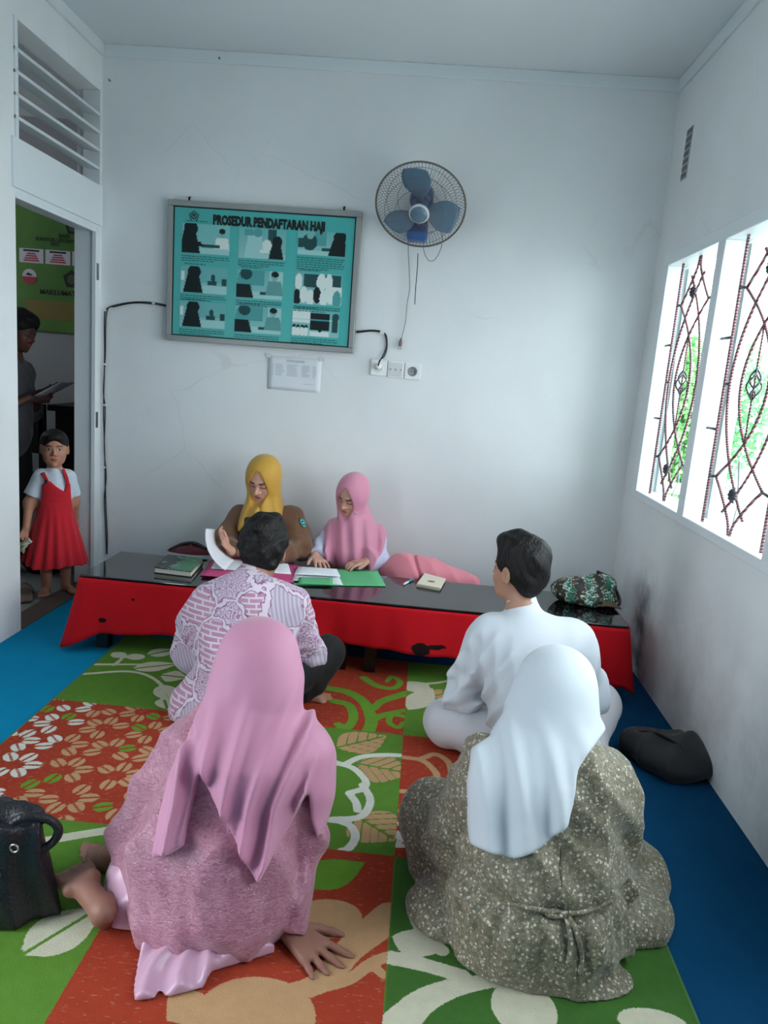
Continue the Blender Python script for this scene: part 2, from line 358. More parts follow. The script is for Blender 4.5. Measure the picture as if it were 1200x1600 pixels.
def mat_leaf(name, c0, c1):
    t = NT(name); t.set(col=t.mix(t.noise(6, 3), srgb(c0), srgb(c1)), rough=0.6); return t.m
M_leaf = mat_leaf('shrub_leaves', '#4f8a4c', '#8dbb72')
def shrub(loc, rx, rz, n, label, seed):
    r = np.random.default_rng(seed); t = thing('garden_shrub', loc, label, 'shrub', 'shrubs outside the window')
    p = r.normal(size=(n, 3)); p /= np.linalg.norm(p, axis=1)[:, None]; p *= (r.random((n, 1)) ** 0.4); p = p * (rx, rx, rz) + (0, 0, rz * 1.05)
    d = r.normal(size=(n, 3)); d /= np.linalg.norm(d, axis=1)[:, None]; e = np.cross(d, r.normal(size=(n, 3))); e /= np.linalg.norm(e, axis=1)[:, None]
    L = 0.12; V = np.stack([p, p + d * L * 0.5 + e * L * 0.28, p + d * L, p + d * L * 0.5 - e * L * 0.28], 1).reshape(-1, 3)
    o = np_mesh('foliage', V, np.arange(4 * n).reshape(-1, 4), M_leaf, t); o['kind'] = 'stuff'
    MB().tube([(0, 0, 0), (0.03, 0.02, rz * 0.6), (0, 0, rz * 1.3)], [0.03, 0.02, 0.008], 7).build('stem', flat('bark', '#5b4a3c', 0.9), t)
shrub((3.05, 9.4, -0.2), 0.62, 1.15, 5200, 'leafy green shrub outside the window nearest the corner', 3)
shrub((4.6, 12.4, -0.2), 0.9, 1.3, 4200, 'larger green shrub further off outside the window', 4)

# ------------------------------------------------------------------ patterned rug (motifs stored as distances per vertex, coloured by the material)
RX = (-1.386, -0.682, 0.023, 0.736); RY = (3.44, 2.69, 1.945, 1.20)
def seg_d(P, a, b):
    a, b = np.asarray(a), np.asarray(b); ab = b - a; t = np.clip(((P - a) @ ab) / (ab @ ab + 1e-12), 0, 1); return np.linalg.norm(P - a - t[:, None] * ab, axis=1), t
def stroke(P, pts, r0, r1=None):
    r1 = r0 if r1 is None else r1; out = np.full(len(P), 9.0); n = len(pts) - 1
    for i in range(n):
        d, t = seg_d(P, pts[i], pts[i + 1]); out = np.minimum(out, d - (r0 + (r1 - r0) * (i + t) / n))
    return out
def leaf(P, a, b, w, veins=0, vw=0.005):
    a, b = np.asarray(a), np.asarray(b); L = np.linalg.norm(b - a); u = (b - a) / L; q = P - a; s = (q @ u) / L; t = q @ np.array([-u[1], u[0]])
    wd = w * np.sin(np.pi * np.clip(s, 0, 1) ** 0.85); d = np.maximum(np.abs(t) - wd, np.maximum(-s, s - 1) * L) * 0.8
    if veins:
        cut = np.abs(t) - vw
        ph = (s * L - np.abs(t) * 0.8) / (L / veins); cut = np.minimum(cut, (np.abs(ph - np.round(ph)) * (L / veins) - vw * 0.8))
        d = np.maximum(d, -np.where(s < 0.93, cut, 1.0))
    return d
def ellipse(P, c, rx, ry, ang=0.0):
    q = P - np.asarray(c); ca, sa = math.cos(ang), math.sin(ang); x, y = q[:, 0] * ca + q[:, 1] * sa, -q[:, 0] * sa + q[:, 1] * ca
    return (np.sqrt((x / rx) ** 2 + (y / ry) ** 2) - 1) * min(rx, ry)
def build_rug():
    h = 0.0075; nu, nv = int((RX[3] - RX[0]) / h), int((RY[0] - RY[3]) / h)
    xs, ys = np.linspace(RX[0], RX[3], nu + 1), np.linspace(RY[3], RY[0], nv + 1)
    X, Y = np.meshgrid(xs, ys); P = np.stack([X.ravel(), Y.ravel()], 1)
    px = lambda *p: [onZ(*q)[:2] for q in p]
    sp = lambda *p, n=24: [q[:2] for q in spline([onZ(*q) for q in p], n)]
    cream = np.full(len(P), 9.0); tan = cream.copy(); grn = cream.copy(); white = cream.copy()
    def put(arr, d): np.minimum(arr, d, out=arr)
    inside = lambda c, r, m=0.0: np.maximum.reduce([RX[c] + m - P[:, 0], P[:, 0] - RX[c + 1] + m, P[:, 1] - RY[r] + m, RY[r + 1] + m - P[:, 1]])
    clip = lambda d, c, r: np.maximum(d, inside(c, r))
    # far left panel: white twig on green
    c = np.full(len(P), 9.0)
    for s, r0, r1 in ((sp((132, 1056), (200, 1052), (238, 1062), (262, 1085), (272, 1104)), .010, .008), (sp((150, 1041), (190, 1041), (230, 1041)), .011, .008), (sp((178, 1042), (188, 1034), (192, 1028)), .010, .006)): put(c, stroke(P, s, r0, r1))
    for a, b, wd, v in (((205, 1048), (278, 1040), .055, 1), ((228, 1027), (275, 1017), .05, 1), ((176, 1022), (197, 1031), .035, 0), ((248, 1057), (292, 1062), .06, 1), ((252, 1072), (268, 1100), .05, 1), ((255, 1092), (262, 1112), .04, 1), ((278, 1075), (300, 1100), .06, 1)):
        put(c, leaf(P, *px(a, b), wd, v, .006))
    put(c, ellipse(P, px((212, 1029))[0], .042, .036)); put(cream, clip(c, 0, 0))
    # far middle panel: green scrolls on red
    c = np.full(len(P), 9.0)
    for s, r0, r1 in ((sp((568, 1062), (590, 1075), (615, 1078), (625, 1068), (612, 1060), (604, 1068), n=40), .020, .010), (sp((512, 1078), (545, 1085), (570, 1102), (580, 1130), (572, 1152)), .024, .026),
                      (sp((520, 1098), (545, 1105), (552, 1125), (540, 1142), (528, 1135)), .022, .018), (sp((584, 1110), (598, 1098), (636, 1086)), .016, .024), (sp((580, 1128), (600, 1120), (636, 1112)), .022, .014),
                      (sp((630, 1122), (612, 1120), (608, 1132), (622, 1140), (630, 1132), n=40), .016, .010), (sp((420, 1075), (450, 1090), (470, 1120)), .022, .022)): put(c, stroke(P, s, r0, r1))
    put(grn, clip(c, 1, 0))
    # far right panel: cream sprays on green
    c = stroke(P, sp((640, 1072), (680, 1070), (712, 1064)), .012, .008)
    for a, b, wd in (((637, 1082), (668, 1070), .07), ((638, 1112), (676, 1078), .06), ((664, 1144), (700, 1120), .03)): put(c, leaf(P, *px(a, b), wd))
    put(cream, clip(c, 2, 0)); c = leaf(P, *px((672, 1092), (712, 1082)), .05, 2); put(tan, clip(c, 2, 0))
    # middle left panel: rings of coffee-bean petals on red
    i = 0
    for row in range(-1, 6):
        for col in range(-1, 6):
            cx, cy = -1.36 + 0.175 * col + (0.0875 if row % 2 else 0), 2.66 - 0.152 * row
            for k in range(6):
                if (k + row) % 6 == 0: continue
                an = k * math.pi / 3 + 0.35 + 0.2 * math.sin(cx * 31 + cy * 17); i += 1
                bx, by = cx + 0.060 * math.cos(an), cy + 0.056 * math.sin(an)
                if not (RX[0] - .03 < bx < RX[1] + .03 and RY[2] - .03 < by < RY[1] + .03): continue
                near = np.where((np.abs(P[:, 0] - bx) < .09) & (np.abs(P[:, 1] - by) < .09))[0]; Q = P[near]
                d = ellipse(Q, (bx, by), .032, .024, an); sl = np.abs((Q - (bx, by)) @ np.array([-math.sin(an), math.cos(an)])) - 0.0045; d = np.maximum(d, -sl)
                tgt = grn if (i * 7) % 11 == 0 else (white if bx < -1.2 else tan)
                tgt[near] = np.minimum(tgt[near], clipped(d, Q))
    # middle panel: white flower outline and tan leaves on green
    c = np.full(len(P), 9.0)
    for s in (sp((538, 1198), (565, 1186), (600, 1183), (628, 1184)), sp((520, 1195), (550, 1203), (570, 1222), (568, 1235), (545, 1243)), sp((566, 1230), (578, 1252), (572, 1272), (556, 1282), (520, 1284)), sp((545, 1243), (556, 1258), (558, 1270)), sp((530, 1287), (548, 1295), (555, 1312), (544, 1330), (528, 1335)), sp((478, 1312), (495, 1322), (508, 1334)), sp((485, 1195), (500, 1188), (535, 1198)), sp((470, 1290), (500, 1284), (530, 1287)), sp((400, 1180), (430, 1220), (440, 1270), (470, 1290))):
        put(c, stroke(P, s, .0135))
    put(white, clip(c, 1, 1)); c = np.full(len(P), 9.0)
    for a, b, wd in (((523, 1172), (604, 1153), .085), ((556, 1196), (640, 1212), .10), ((553, 1277), (620, 1318), .10), ((470, 1180), (500, 1150), .06)): put(c, leaf(P, *px(a, b), wd, 5, .005))
    put(tan, clip(c, 1, 1))
    # middle right panel: tan tendrils on red
    c = np.full(len(P), 9.0)
    for s in (sp((626, 1186), (660, 1192), (680, 1210), (684, 1222), (700, 1232), (708, 1250)), sp((660, 1188), (680, 1182), (700, 1194), (706, 1214)), sp((684, 1222), (664, 1224), (650, 1240), (628, 1240)), sp((700, 1290), (740, 1240), (790, 1220))): put(c, stroke(P, s, .013))
    for a, b, wd in (((636, 1256), (650, 1285), .05), ((640, 1252), (672, 1268), .05), ((636, 1300), (660, 1280), .03), ((760, 1240), (820, 1200), .07)): put(c, leaf(P, *px(a, b), wd, 1, .006))
    put(tan, clip(c, 2, 1)); c = np.full(len(P), 9.0)
    for a, b in (((612, 1284), (642, 1325)), ((618, 1312), (640, 1328))): put(c, leaf(P, *px(a, b), .04, 1, .006))
    put(white, np.maximum(c, -inside(1, 1)))
    # near left panel: white bars on green
    c = stroke(P, px((70, 1318), (190, 1298)), .018); put(c, stroke(P, sp((10, 1300), (-60, 1330)), .04)); put(c, leaf(P, *px((30, 1500), (160, 1420)), .07, 1)); put(cream, clip(c, 0, 2))
    # near middle panel: green leaf and tan plant on red
    put(grn, clip(leaf(P, *px((466, 1386), (570, 1352)), .062), 1, 2))
    c = ellipse(P, px((505, 1440))[0], .10, .07, .3); put(c, stroke(P, sp((612, 1436), (580, 1460), (545, 1490), (500, 1540), (440, 1557), (360, 1562)), .05, .016)); put(c, stroke(P, sp((605, 1500), (580, 1510), (545, 1535), (500, 1548)), .016))
    put(c, stroke(P, sp((580, 1512), (600, 1530)), .012)); put(c, ellipse(P, px((400, 1590))[0], .13, .10)); put(c, leaf(P, *px((320, 1560), (260, 1600)), .06)); put(tan, clip(c, 1, 2))
    # near right panel: cream sprays on deep green
    c = leaf(P, *px((612, 1468), (690, 1492)), .045)
    put(c, stroke(P, sp((604, 1500), (660, 1512), (722, 1530)), .022, .020)); put(c, stroke(P, sp((622, 1606), (660, 1570), (710, 1548), (780, 1535)), .040, .018))
    put(c, ellipse(P, px((818, 1580))[0], .075, .075)); put(c, ellipse(P, px((1020, 1604))[0], .08, .04)); put(c, stroke(P, sp((645, 1430), (660, 1460), (690, 1490)), .018)); put(cream, clip(c, 2, 2))
    ci = np.clip(np.searchsorted(RX, P[:, 0]) - 1, 0, 2); ri = np.clip(((RY[0] - P[:, 1]) / 0.7467).astype(int), 0, 2)
    # signed distance to the chequer edges: positive inside red squares
    ex = np.minimum(np.abs(P[:, 0] - RX[1]), np.abs(P[:, 0] - RX[2])); ey = np.minimum(np.abs(P[:, 1] - RY[1]), np.abs(P[:, 1] - RY[2]))
    red = np.where((ci + ri) % 2 == 1, 1, -1) * np.minimum(ex, ey)
    deep = np.where((ci == 2) & (ri == 2), 1.0, 0.0)
    V = np.stack([P[:, 0], P[:, 1], np.full(len(P), 0.009)], 1)
    t = NT('woven_rug'); co = t.coord(); jag = t.math('MULTIPLY', t.math('SUBTRACT', t.noise(260, 1, co), 0.5), 0.006)
    def below(a): return t.math('SUBTRACT', 1.0, t.step(t.math('ADD', t.attr(a), jag), -0.001, 0.001))
    g = t.mix(t.attr('deep'), srgb('#5f8a36'), srgb('#456f33'))
    flk = t.math('MULTIPLY', t.step(t.n('TexNoise', {'Scale': 1.0, 'Detail': 2.0, 'Vector': t.n('Mapping', {'Vector': co, 'Scale': (40, 160, 1)})}).outputs['Fac'], 0.63, 0.68), 0.30)
    rd = t.mix(flk, srgb('#a8412d'), srgb('#cfa58e'))
    c = t.mix(t.step(t.math('ADD', t.attr('red'), jag), -0.001, 0.001), g, rd)
    for a, col in (('tan', '#c29a72'), ('grn', '#6a9c36'), ('cream', '#cfccb4'), ('white', '#dcdcd0')): c = t.mix(below(a), c, srgb(col))
    t.set(col=t.mix(t.math('MULTIPLY', t.noise(35, 4, co), 0.22), c, (0.02, 0.02, 0.02, 1), 'MULTIPLY'), rough=0.95, spec=0.05); t.bump(t.noise(380, 2, co), 0.6, 0.004)
    rg = thing('patterned_rug', (0, 0, 0), 'red and green chequered rug with leaf motifs on the blue carpet', 'rug')
    np_mesh('pile', V, grid_faces(nu, nv), t.m, rg, attrs=dict(red=red, cream=cream, tan=tan, grn=grn, white=white, deep=deep))
    MB().box((RX[0] - 0.006, RY[3] - 0.006, 0.0005), (RX[3] + 0.006, RY[0] + 0.006, 0.0085)).build('edging', cloth('rug_edging', '#3c6a2c'), rg)
def clipped(d, Q): return np.maximum(d, np.maximum.reduce([RX[0] - Q[:, 0], Q[:, 0] - RX[1], Q[:, 1] - RY[1], RY[2] - Q[:, 1]]))
build_rug()

# ------------------------------------------------------------------ low table with a red skirt
TX0, TX1, TY0, TY1, TZ = -1.545, 1.00, 3.245, 3.71, 0.36
M_black = flat('black_lacquer', '#0b0b0c', 0.35)
M_top = flat('dark_glass_top', '#0d0d11', 0.07, spec=0.6, coat=0.3)
tb = thing('low_table', (0, 0, 0), 'long low table with glossy black top along the back wall', 'table')
MB().box((TX0, TY0, TZ - 0.012), (TX1, TY1, TZ)).build('table_top', M_top, tb, bevel=0.003)
MB().box((TX0 + 0.03, TY0 + 0.03, TZ - 0.075), (TX1 - 0.03, TY1 - 0.03, TZ - 0.014)).build('apron', M_black, tb)
for x in (TX0 + 0.10, -0.30, -0.16, TX1 - 0.07):
    for y in (TY0 + 0.05, TY1 - 0.05): MB().box((x - 0.028, y - 0.028, 0.0105 if (x > -1.41 and x < 0.77 and y < 3.48) else 0.0), (x + 0.028, y + 0.028, TZ - 0.07)).build('leg', M_black, tb)
def mat_red():
    t = NT('red_table_cloth'); co = t.coord(); p = t.n('SeparateXYZ', {0: co}).outputs
    c = t.mix(t.noise(4, 3, co), srgb('#b80c1a'), srgb('#cc111e'))
    def spot(x, z, rx, rz):
        a = t.math('DIVIDE', t.math('SUBTRACT', p['X'], x), rx); b = t.math('DIVIDE', t.math('SUBTRACT', p['Z'], z), rz)
        d = t.math('ADD', t.math('POWER', a, 2.0), t.math('POWER', b, 2.0)); return t.math('SUBTRACT', 1.0, t.step(t.math('ADD', d, t.math('MULTIPLY', t.math('SUBTRACT', t.noise(40, 3, co), 0.5), 1.6)), 0.8, 1.1))
    for s in ((0.07, 0.17, 0.045, 0.03), (0.14, 0.185, 0.05, 0.012), (-1.42, 0.16, 0.02, 0.012), (-1.28, 0.27, 0.008, 0.006)): c = t.mix(spot(*s), c, srgb('#1c0709'))
    t.set(col=c, rough=0.85, spec=.2); t.bump(t.noise(900, 1, co), 0.2, 0.002); return t.m
def table_cloth():
    xs = np.array([-1.6, -1.52, -1.42, -1.05, -0.36, -0.21, 0.26, 0.62, 1.02]); zs = np.array([0.05, 0.03, 0.098, 0.115, 0.163, 0.155, 0.135, 0.11, 0.08])
    per = [(TX0 - 0.004, TY1 - 0.02)] + [(TX0 - 0.004, y) for y in np.linspace(TY1 - 0.1, TY0 + 0.03, 8)] + [(TX0 + 0.004, TY0 - 0.002)] + [(x, TY0 - 0.004) for x in np.linspace(TX0 + 0.03, TX1 - 0.03, 150)] + [(TX1 - 0.002, TY0 - 0.002)] + [(TX1 + 0.004, y) for y in np.linspace(TY0 + 0.03, TY1 - 0.02, 10)]
    per = np.array(per); nx = len(per) - 1; ctr = np.array([(TX0 + TX1) / 2, (TY0 + TY1) / 2]); nv = 14; V = []
    for j in range(nv + 1):
        t = j / nv
        for i, (x, y) in enumerate(per):
            on_front = TX0 + 0.01 < x < TX1 - 0.01
            zb = np.interp(x, xs, zs) if on_front else (0.02 + 0.07 * min(1, max(0, y - TY0) / 0.4) if x < 0 else 0.06)
            if not on_front and abs(y - TY0) < 0.01: zb = 0.012 if x < 0 else 0.05
            z = TZ - 0.010 + (zb - TZ + 0.010) * t
            nrm = np.array([0, -1.0]) if on_front else (np.array([-1.0, 0]) if x < 0 else np.array([1.0, 0]))
            cw = math.exp(-(((x - TX0) ** 2 + (y - TY0) ** 2) / 0.01)); cw2 = math.exp(-(((x - TX1) ** 2 + (y - TY0) ** 2) / 0.008))
            f = t * (0.012 * math.sin(9 * x + 1.3) + 0.007 * math.sin(23 * x) + 0.004 * math.sin(47 * x + 2)) if on_front else t * 0.006 * math.sin(30 * y)
            off = nrm * (0.004 + 0.02 * t + f) + np.array([-0.05, -0.05]) * cw * t ** 1.2 + np.array([0.03, -0.03]) * cw2 * t
            V.append((x + off[0], y + off[1], z))
    o = np_mesh('table_skirt', V, grid_faces(nx, nv), mat_red()); md = o.modifiers.new('solid', 'SOLIDIFY'); md.thickness = 0.003
    tag(o, 'red cloth skirt hanging from the front of the low black table', 'tablecloth')
table_cloth()

# ------------------------------------------------------------------ things on the back wall
M_blackp = flat('black_print', '#0c1414', 0.7)
M_col = NT('printed_colours'); M_col.set(col=M_col.attr('Col', 'Color'), rough=0.5, spec=0.3); M_col = M_col.m
M_cable = flat('black_cable', '#15161a', 0.5); M_white = flat('white_plastic', '#e3e6e6', 0.35)
def lin(h): return np.array(srgb(h)[:3])
def picture(name, o, u, v, w_, h_, bg, shapes, parent, nu=56, nv=38):
    """flat print: ellipses and boxes painted per vertex in picture units (x 0..1, y 0..1 upwards)"""
    X, Y = np.meshgrid(np.linspace(0, 1, nu + 1), np.linspace(0, 1, nv + 1)); x, y = X.ravel(), Y.ravel()
    c = np.tile(lin(bg[0]), (len(x), 1)) * (1 - y[:, None]) + lin(bg[1]) * y[:, None]
    for s in shapes:
        k, col, a = s[0], lin(s[1]), s[2:]
        if k == 'e': m = ((x - a[0]) / a[2]) ** 2 + ((y - a[1]) / a[3]) ** 2 < 1
        elif k == 'r': m = (x > a[0]) & (x < a[2]) & (y > a[1]) & (y < a[3])
        elif k == 't': m = (y > a[1]) & (y < a[3]) & (np.abs(x - a[0]) < a[2] * (1 - (y - a[1]) / (a[3] - a[1]) * a[4]))
        c[m] = col
    o, u, v = np.asarray(o), np.asarray(u), np.asarray(v); V = o + x[:, None] * w_ * u + y[:, None] * h_ * v
    return np_mesh(name, V, grid_faces(nu, nv), M_col, parent, cols=c, smooth=False)
def poster():
    u = _n([1.0, 0, 0.006]); v = _n([-0.006, 0, 1.0]); n = np.array([0, -1.0, 0]); Wd, Ht = 1.074, 0.756
    tl = np.array([-1.516, YB - 0.046, 2.238])
    ps = thing('framed_poster', (tl[0] + Wd / 2, YB, tl[2] - Ht), 'large framed turquoise poster of Hajj registration steps on the back wall', 'poster')
    off = np.array(ps.location)
    P = lambda s, t, d=0.0: tl + u * s * Wd - v * t * Ht + n * d - off
    fr, fb = 0.028, 0.040
    M_alu = flat('brushed_aluminium', '#9c9f9d', 0.4, metal=0.6)
    for nm, a, b, c, d in (('frame_bar', 0, 0, 1, fb), ('frame_bar', 0, 1 - fb, 1, 1), ('frame_bar', 0, fb, fr, 1 - fb), ('frame_bar', 1 - fr, fb, 1, 1 - fb)):
        ctr = (P(a, b) + P(c, d)) / 2 - n * 0.021
        MB().obox(ctr, u * (c - a) * Wd / 2, n * 0.024, v * (d - b) * Ht / 2).build(nm, M_alu, ps, bevel=0.003)
    t = NT('turquoise_print'); t.set(col=t.mix(t.noise(3, 3), srgb('#3fa7a4'), srgb('#4bb5b0')), rough=0.3)
    sheet = MB().obox((P(fr, fb) + P(1 - fr, 1 - fb)) / 2 - n * 0.025, u * (1 - 2 * fr) * Wd / 2, n * 0.018, v * (1 - 2 * fb) * Ht / 2).build('poster_sheet', t.m, ps)
    lift = -0.006
    m = MB()
    for a, b, c, d in ((fr, fb, 1 - fr, fb + .008), (fr, fb, fr + .006, 1 - fb), (fr, 1 - fb - .008, 1 - fr, 1 - fb), (1 - fr - .006, fb, 1 - fr, 1 - fb)): m.obox((P(a, b) + P(c, d)) / 2 + n * lift, u * (c - a) * Wd / 2, n * 0.0006, v * (d - b) * Ht / 2)
    m.build('black_border', M_blackp, sheet)
    text('title_lettering', 'PROSEDUR PENDAFTARAN HAJI', 0.066, P(0.235, 0.150, lift + 0.0012), u, v, M_blackp, sheet, bold=0.0042, sx=0.655)
    # five-sided emblem
    m = MB(); c = P(0.135, 0.105, lift + 0.0008); R = 0.030
    pent = lambda r: [(r * math.sin(2 * math.pi * k / 5), r * math.cos(2 * math.pi * k / 5)) for k in range(5)]
    m.poly(pent(R), c, u, v); m.cur = 1; m.poly(pent(R * 0.8), c + n * 0.0006, u, v); m.cur = 0
    m.poly([(0.016 * math.cos(a), 0.016 * math.sin(a)) for a in np.linspace(0, 2 * math.pi, 20, endpoint=False)], c + n * 0.0010, u, v); m.cur = 1
    m.poly([(0.010 * math.cos(a), 0.010 * math.sin(a)) for a in np.linspace(0, 2 * math.pi, 16, endpoint=False)], c + n * 0.0014, u, v)
    m.poly([(-0.013, -0.026), (0.013, -0.026), (0.010, -0.020), (-0.010, -0.020)], c + n * 0.0014, u, v); m.cur = 0
    m.poly([(-0.006, -0.003), (0.006, -0.003), (0.006, 0.005), (0, 0.008), (-0.006, 0.005)], c + n * 0.0018, u, v)
    m.build('emblem', [M_blackp, flat('teal_print', '#4f9d9d', 0.5)], sheet)
    pale, mid, dk, blk, wh = '#9fd0cd', '#4f9c9c', '#1f4a4c', '#0c1c1e', '#d9e6e2'
    def woman(x, s=1.0, c=blk, y0=0.0): return [('t', c, x, y0, .19 * s, y0 + .62 * s, .45), ('e', c, x + .02 * s, y0 + .70 * s, .12 * s, .22 * s)]
    def man(x, shirt=wh, s=1.0, y0=0.15): return [('t', shirt, x, y0, .17 * s, y0 + .42 * s, .3), ('e', '#7fb3ae', x - .01, y0 + .56 * s, .062 * s, .13 * s), ('e', blk, x, y0 + .64 * s, .07 * s, .09 * s)]
    desk = [('r', pale, .35, 0, 1, .22), ('r', dk, .42, .2, .8, .30)]
    P11 = [('r', '#79bfbd', .0, .5, 1, 1)] + man(.84) + [('r', pale, .3, 0, 1, .2), ('r', dk, .42, .22, .8, .32)] + woman(.16, 1.2) + [('t', blk, .28, .25, .2, .42, .5)]
    P12 = [('r', mid, .12, .75, .3, .95), ('r', dk, .62, .5, .8, 1), ('r', pale, .3, .0, 1, .16)] + [('t', pale, .34, 0, .22, .75, .35), ('e', mid, .4, .85, .1, .14), ('e', wh, .6, .45, .1, .2)] + woman(.8, .85) + [('r', wh, .45, .2, .66, .3)]
    P13 = [('r', mid, .35, .4, .6, 1), ('e', dk, .25, .55, .16, .35), ('e', '#7fb3ae', .26, .8, .07, .13), ('r', dk, 0, .3, .12, .7), ('r', pale, 0, 0, .8, .2), ('r', dk, .5, .2, .7, .34)] + woman(.86, 1.15)
    P21 = [('r', '#69b0b0', .25, .4, 1, 1), ('r', wh, 0, .45, .08, .8), ('r', dk, .58, .32, .78, .5), ('r', dk, .88, .34, 1, .6), ('e', dk, .7, .6, .05, .14), ('r', pale, .38, 0, 1, .30)] + woman(.27, 1.15)
    P22 = [('r', mid, .3, .45, .6, 1), ('r', pale, .7, .5, 1, 1), ('r', pale, .35, 0, 1, .24), ('r', dk, .5, .14, .95, .26)] + man(.82, '#5f9a98', 1.15) + [('t', mid, .16, .3, .18, .85, .3), ('e', dk, .2, .85, .13, .2), ('t', blk, .14, 0, .24, .5, .4)]
    P23 = [('r', dk, .18, .55, .98, .95), ('e', wh, .08, .7, .08, .25), ('e', wh, .56, .7, .1, .3), ('e', wh, .72, .65, .08, .35), ('r', wh, .8, .3, 1, .6)] + [('e', wh if k % 3 else blk, .06 + .14 * k, .2 + .1 * (k % 2), .085, .26) for k in range(8)] + [('e', '#4f9c9c', .9, .2, .09, .28)]
    P33 = [('r', wh, 0, .5, .38, 1), ('r', '#b9d6d2', 0, .62, 1, .66), ('r', blk, .38, .25, .8, .92), ('r', mid, .38, .62, .8, .68), ('r', wh, .38, 0, .8, .2)] + [('e', blk, .05 + .085 * k, .34, .04, .1) for k in range(4)] + [('e', wh, .05 + .085 * k, .16, .05, .18) for k in range(4)] + [('r', dk, .84, .2, .98, .75), ('e', dk, .92, .8, .08, .14), ('e', blk, .6, .3, .05, .12)]
    rows = [[(.075, .155, .325, .365, P11), (.372, .160, .618, .372, P12), (.678, .155, .925, .322, P13)], [(.072, .455, .318, .645, P21), (.368, .452, .612, .655, P22), (.673, .445, .920, .668, P23)], [(.070, .708, .314, .893, P21), (.365, .712, .612, .905, P22), (.668, .712, .916, .898, P33)]]
    r = np.random.default_rng(5)
    for row in rows:
        for a, b, c, d, sh in row:
            picture('photo_print', P(a, d, lift + 0.001), u, v, (c - a) * Wd, (d - b) * Ht, ('#8cc4c2', '#6db4b3'), sh, sheet)
            m = MB()      # caption: short unreadable marks in rows
            nl = 6 if (a > .6 and b < .2) else 3
            for k in range(nl + 1):
                y = (b - 0.016) if k == 0 else d + 0.014 + 0.0155 * (k - 1) + 0.006; x = a + (0.02 if k == 0 else 0.0)
                end = a + 0.13 if k == 0 else c - (0.08 if k == nl else 0.01 * r.random())
                while x < end:
                    ln = 0.008 + 0.016 * r.random(); q = min(x + ln, end); m.obox((P(x, y, lift + .0012) + P(q, y, lift + .0012)) / 2, u * (q - x) * Wd / 2, n * 0.0003, v * 0.0021); x = q + 0.004
            m.build('caption_print', flat('caption_ink', '#1c5a5c', 0.7), sheet)['kind'] = 'stuff'
    for s in (.105, .905): MB().tube([P(s, 0.0, -.02), P(s, -.022, -.012), P(s, -.030, -.03)], 0.006, 6).build('hanging_hook', M_blackp, ps)
poster()

def wire(name, pts, r, mat, label, cat='cable', n=40, parent=None):
    o = MB().tube(spline(pts, n), r, 6).build(name, mat, parent)
    return tag(o, label, cat) if parent is None else o
yw = YB - 0.006
wl = thing('wall_cable', onY(165, 482, yw), 'black twin cable from the poster down beside the door corner', 'cable'); off = np.array(wl.location)
wire('strand', [onY(*p, yw) - off for p in ((264, 478), (240, 473), (210, 472), (180, 477), (166, 484), (163.5, 500), (163.5, 560), (162, 640), (164, 720), (165, 780), (167.5, 840), (167, 866))], .0036, M_cable, None, parent=wl, n=80)
wire('strand', [onY(*p, yw - .004) - off for p in ((263, 479.5), (240, 475), (210, 473.5), (181, 479), (167, 488), (164.5, 560), (161.5, 610), (164.5, 640), (163, 700), (166, 745), (163, 780), (165, 830), (166.5, 866))], .003, M_cable, None, parent=wl, n=80)
for p in ((240, 474), (164, 485), (163, 569), (164, 633), (163, 730)):
    MB().obox(onY(*p, yw - .003) - off, (.009, 0, 0), (0, .006, 0), (0, 0, .005)).build('cable_clip', M_white, wl, bevel=0.002)
# sockets
M_sock = flat('socket_white', '#eceeed', 0.3); M_grey = flat('socket_shadow', '#8d9092', 0.5)
def plate(u_, v_, label, kind):
    c = onY(u_, v_, YB); t = thing('wall_plate', c, label, 'socket', 'wall plates under the poster'); s = .046
    MB().box((-s, -.012, -s), (s, -.0, s)).build('cover_plate', M_sock, t, bevel=0.003)
    if kind == 'blank':
        MB().box((-s + .008, -.0145, -s + .008), (s - .008, -.0122, s - .008)).build('blank_insert', flat('insert_grey', '#d5d9da', 0.4), t, bevel=0.001)
        for x in (-.030, .030): MB().lathe([(0, -.0165), (.004, -.0160), (.0045, -.0145)], 10, (x, 0, 0), (0, 1, 0)).build('screw', M_grey, t)
        MB().lathe([(0, -.0155), (.007, -.0150), (.0075, -.0145)], 12, (0, 0, 0), (0, 1, 0)).build('centre_mark', flat('pink_grey', '#c3b5b8', 0.5), t)
    else:
        MB().lathe([(.027, -.0125), (.024, -.0165), (.021, -.0165), (.020, -.0135), (0, -.0130)], 24, (0, 0, 0), (0, 1, 0)).build('socket_well', M_grey if kind == 'open' else M_sock, t)
        if kind == 'open':
            for x in (-.009, .009): MB().lathe([(0, -.0142), (.003, -.0142), (.003, -.0135)], 8, (x, 0, 0), (0, 1, 0)).build('contact_hole', M_blackp, t)
            for z in (-.019, .019): MB().box((-.005, -.016, z - .003), (.005, -.0135, z + .003)).build('earth_clip', M_steel, t)
plate(592, 574, 'white wall socket with a plug in it, leftmost of three plates', 'plug'); plate(618.5, 577.5, 'white blank plate between the two wall sockets', 'blank'); plate(645, 580.5, 'white empty wall socket, rightmost of three plates', 'open')
pc = onY(592, 573, YB)
pg = thing('plugged_cord', pc, 'black cord from the poster ending in a white plug in the socket', 'plug cord')
MB().lathe([(.0, -.048), (.012, -.046), (.018, -.03), (.019, -.0172), (0, -.0172)], 16, (0, 0, 0), (0, 1, 0)).build('plug', M_sock, pg)
wire('strand', [np.array((0, -.045, .004)), np.array((.006, -.047, .03))] + [onY(*p, yw - .004) - pc for p in ((600, 552), (604, 540), (602, 524), (596, 518), (580, 516), (557, 518))], .0036, M_cable, None, parent=pg)
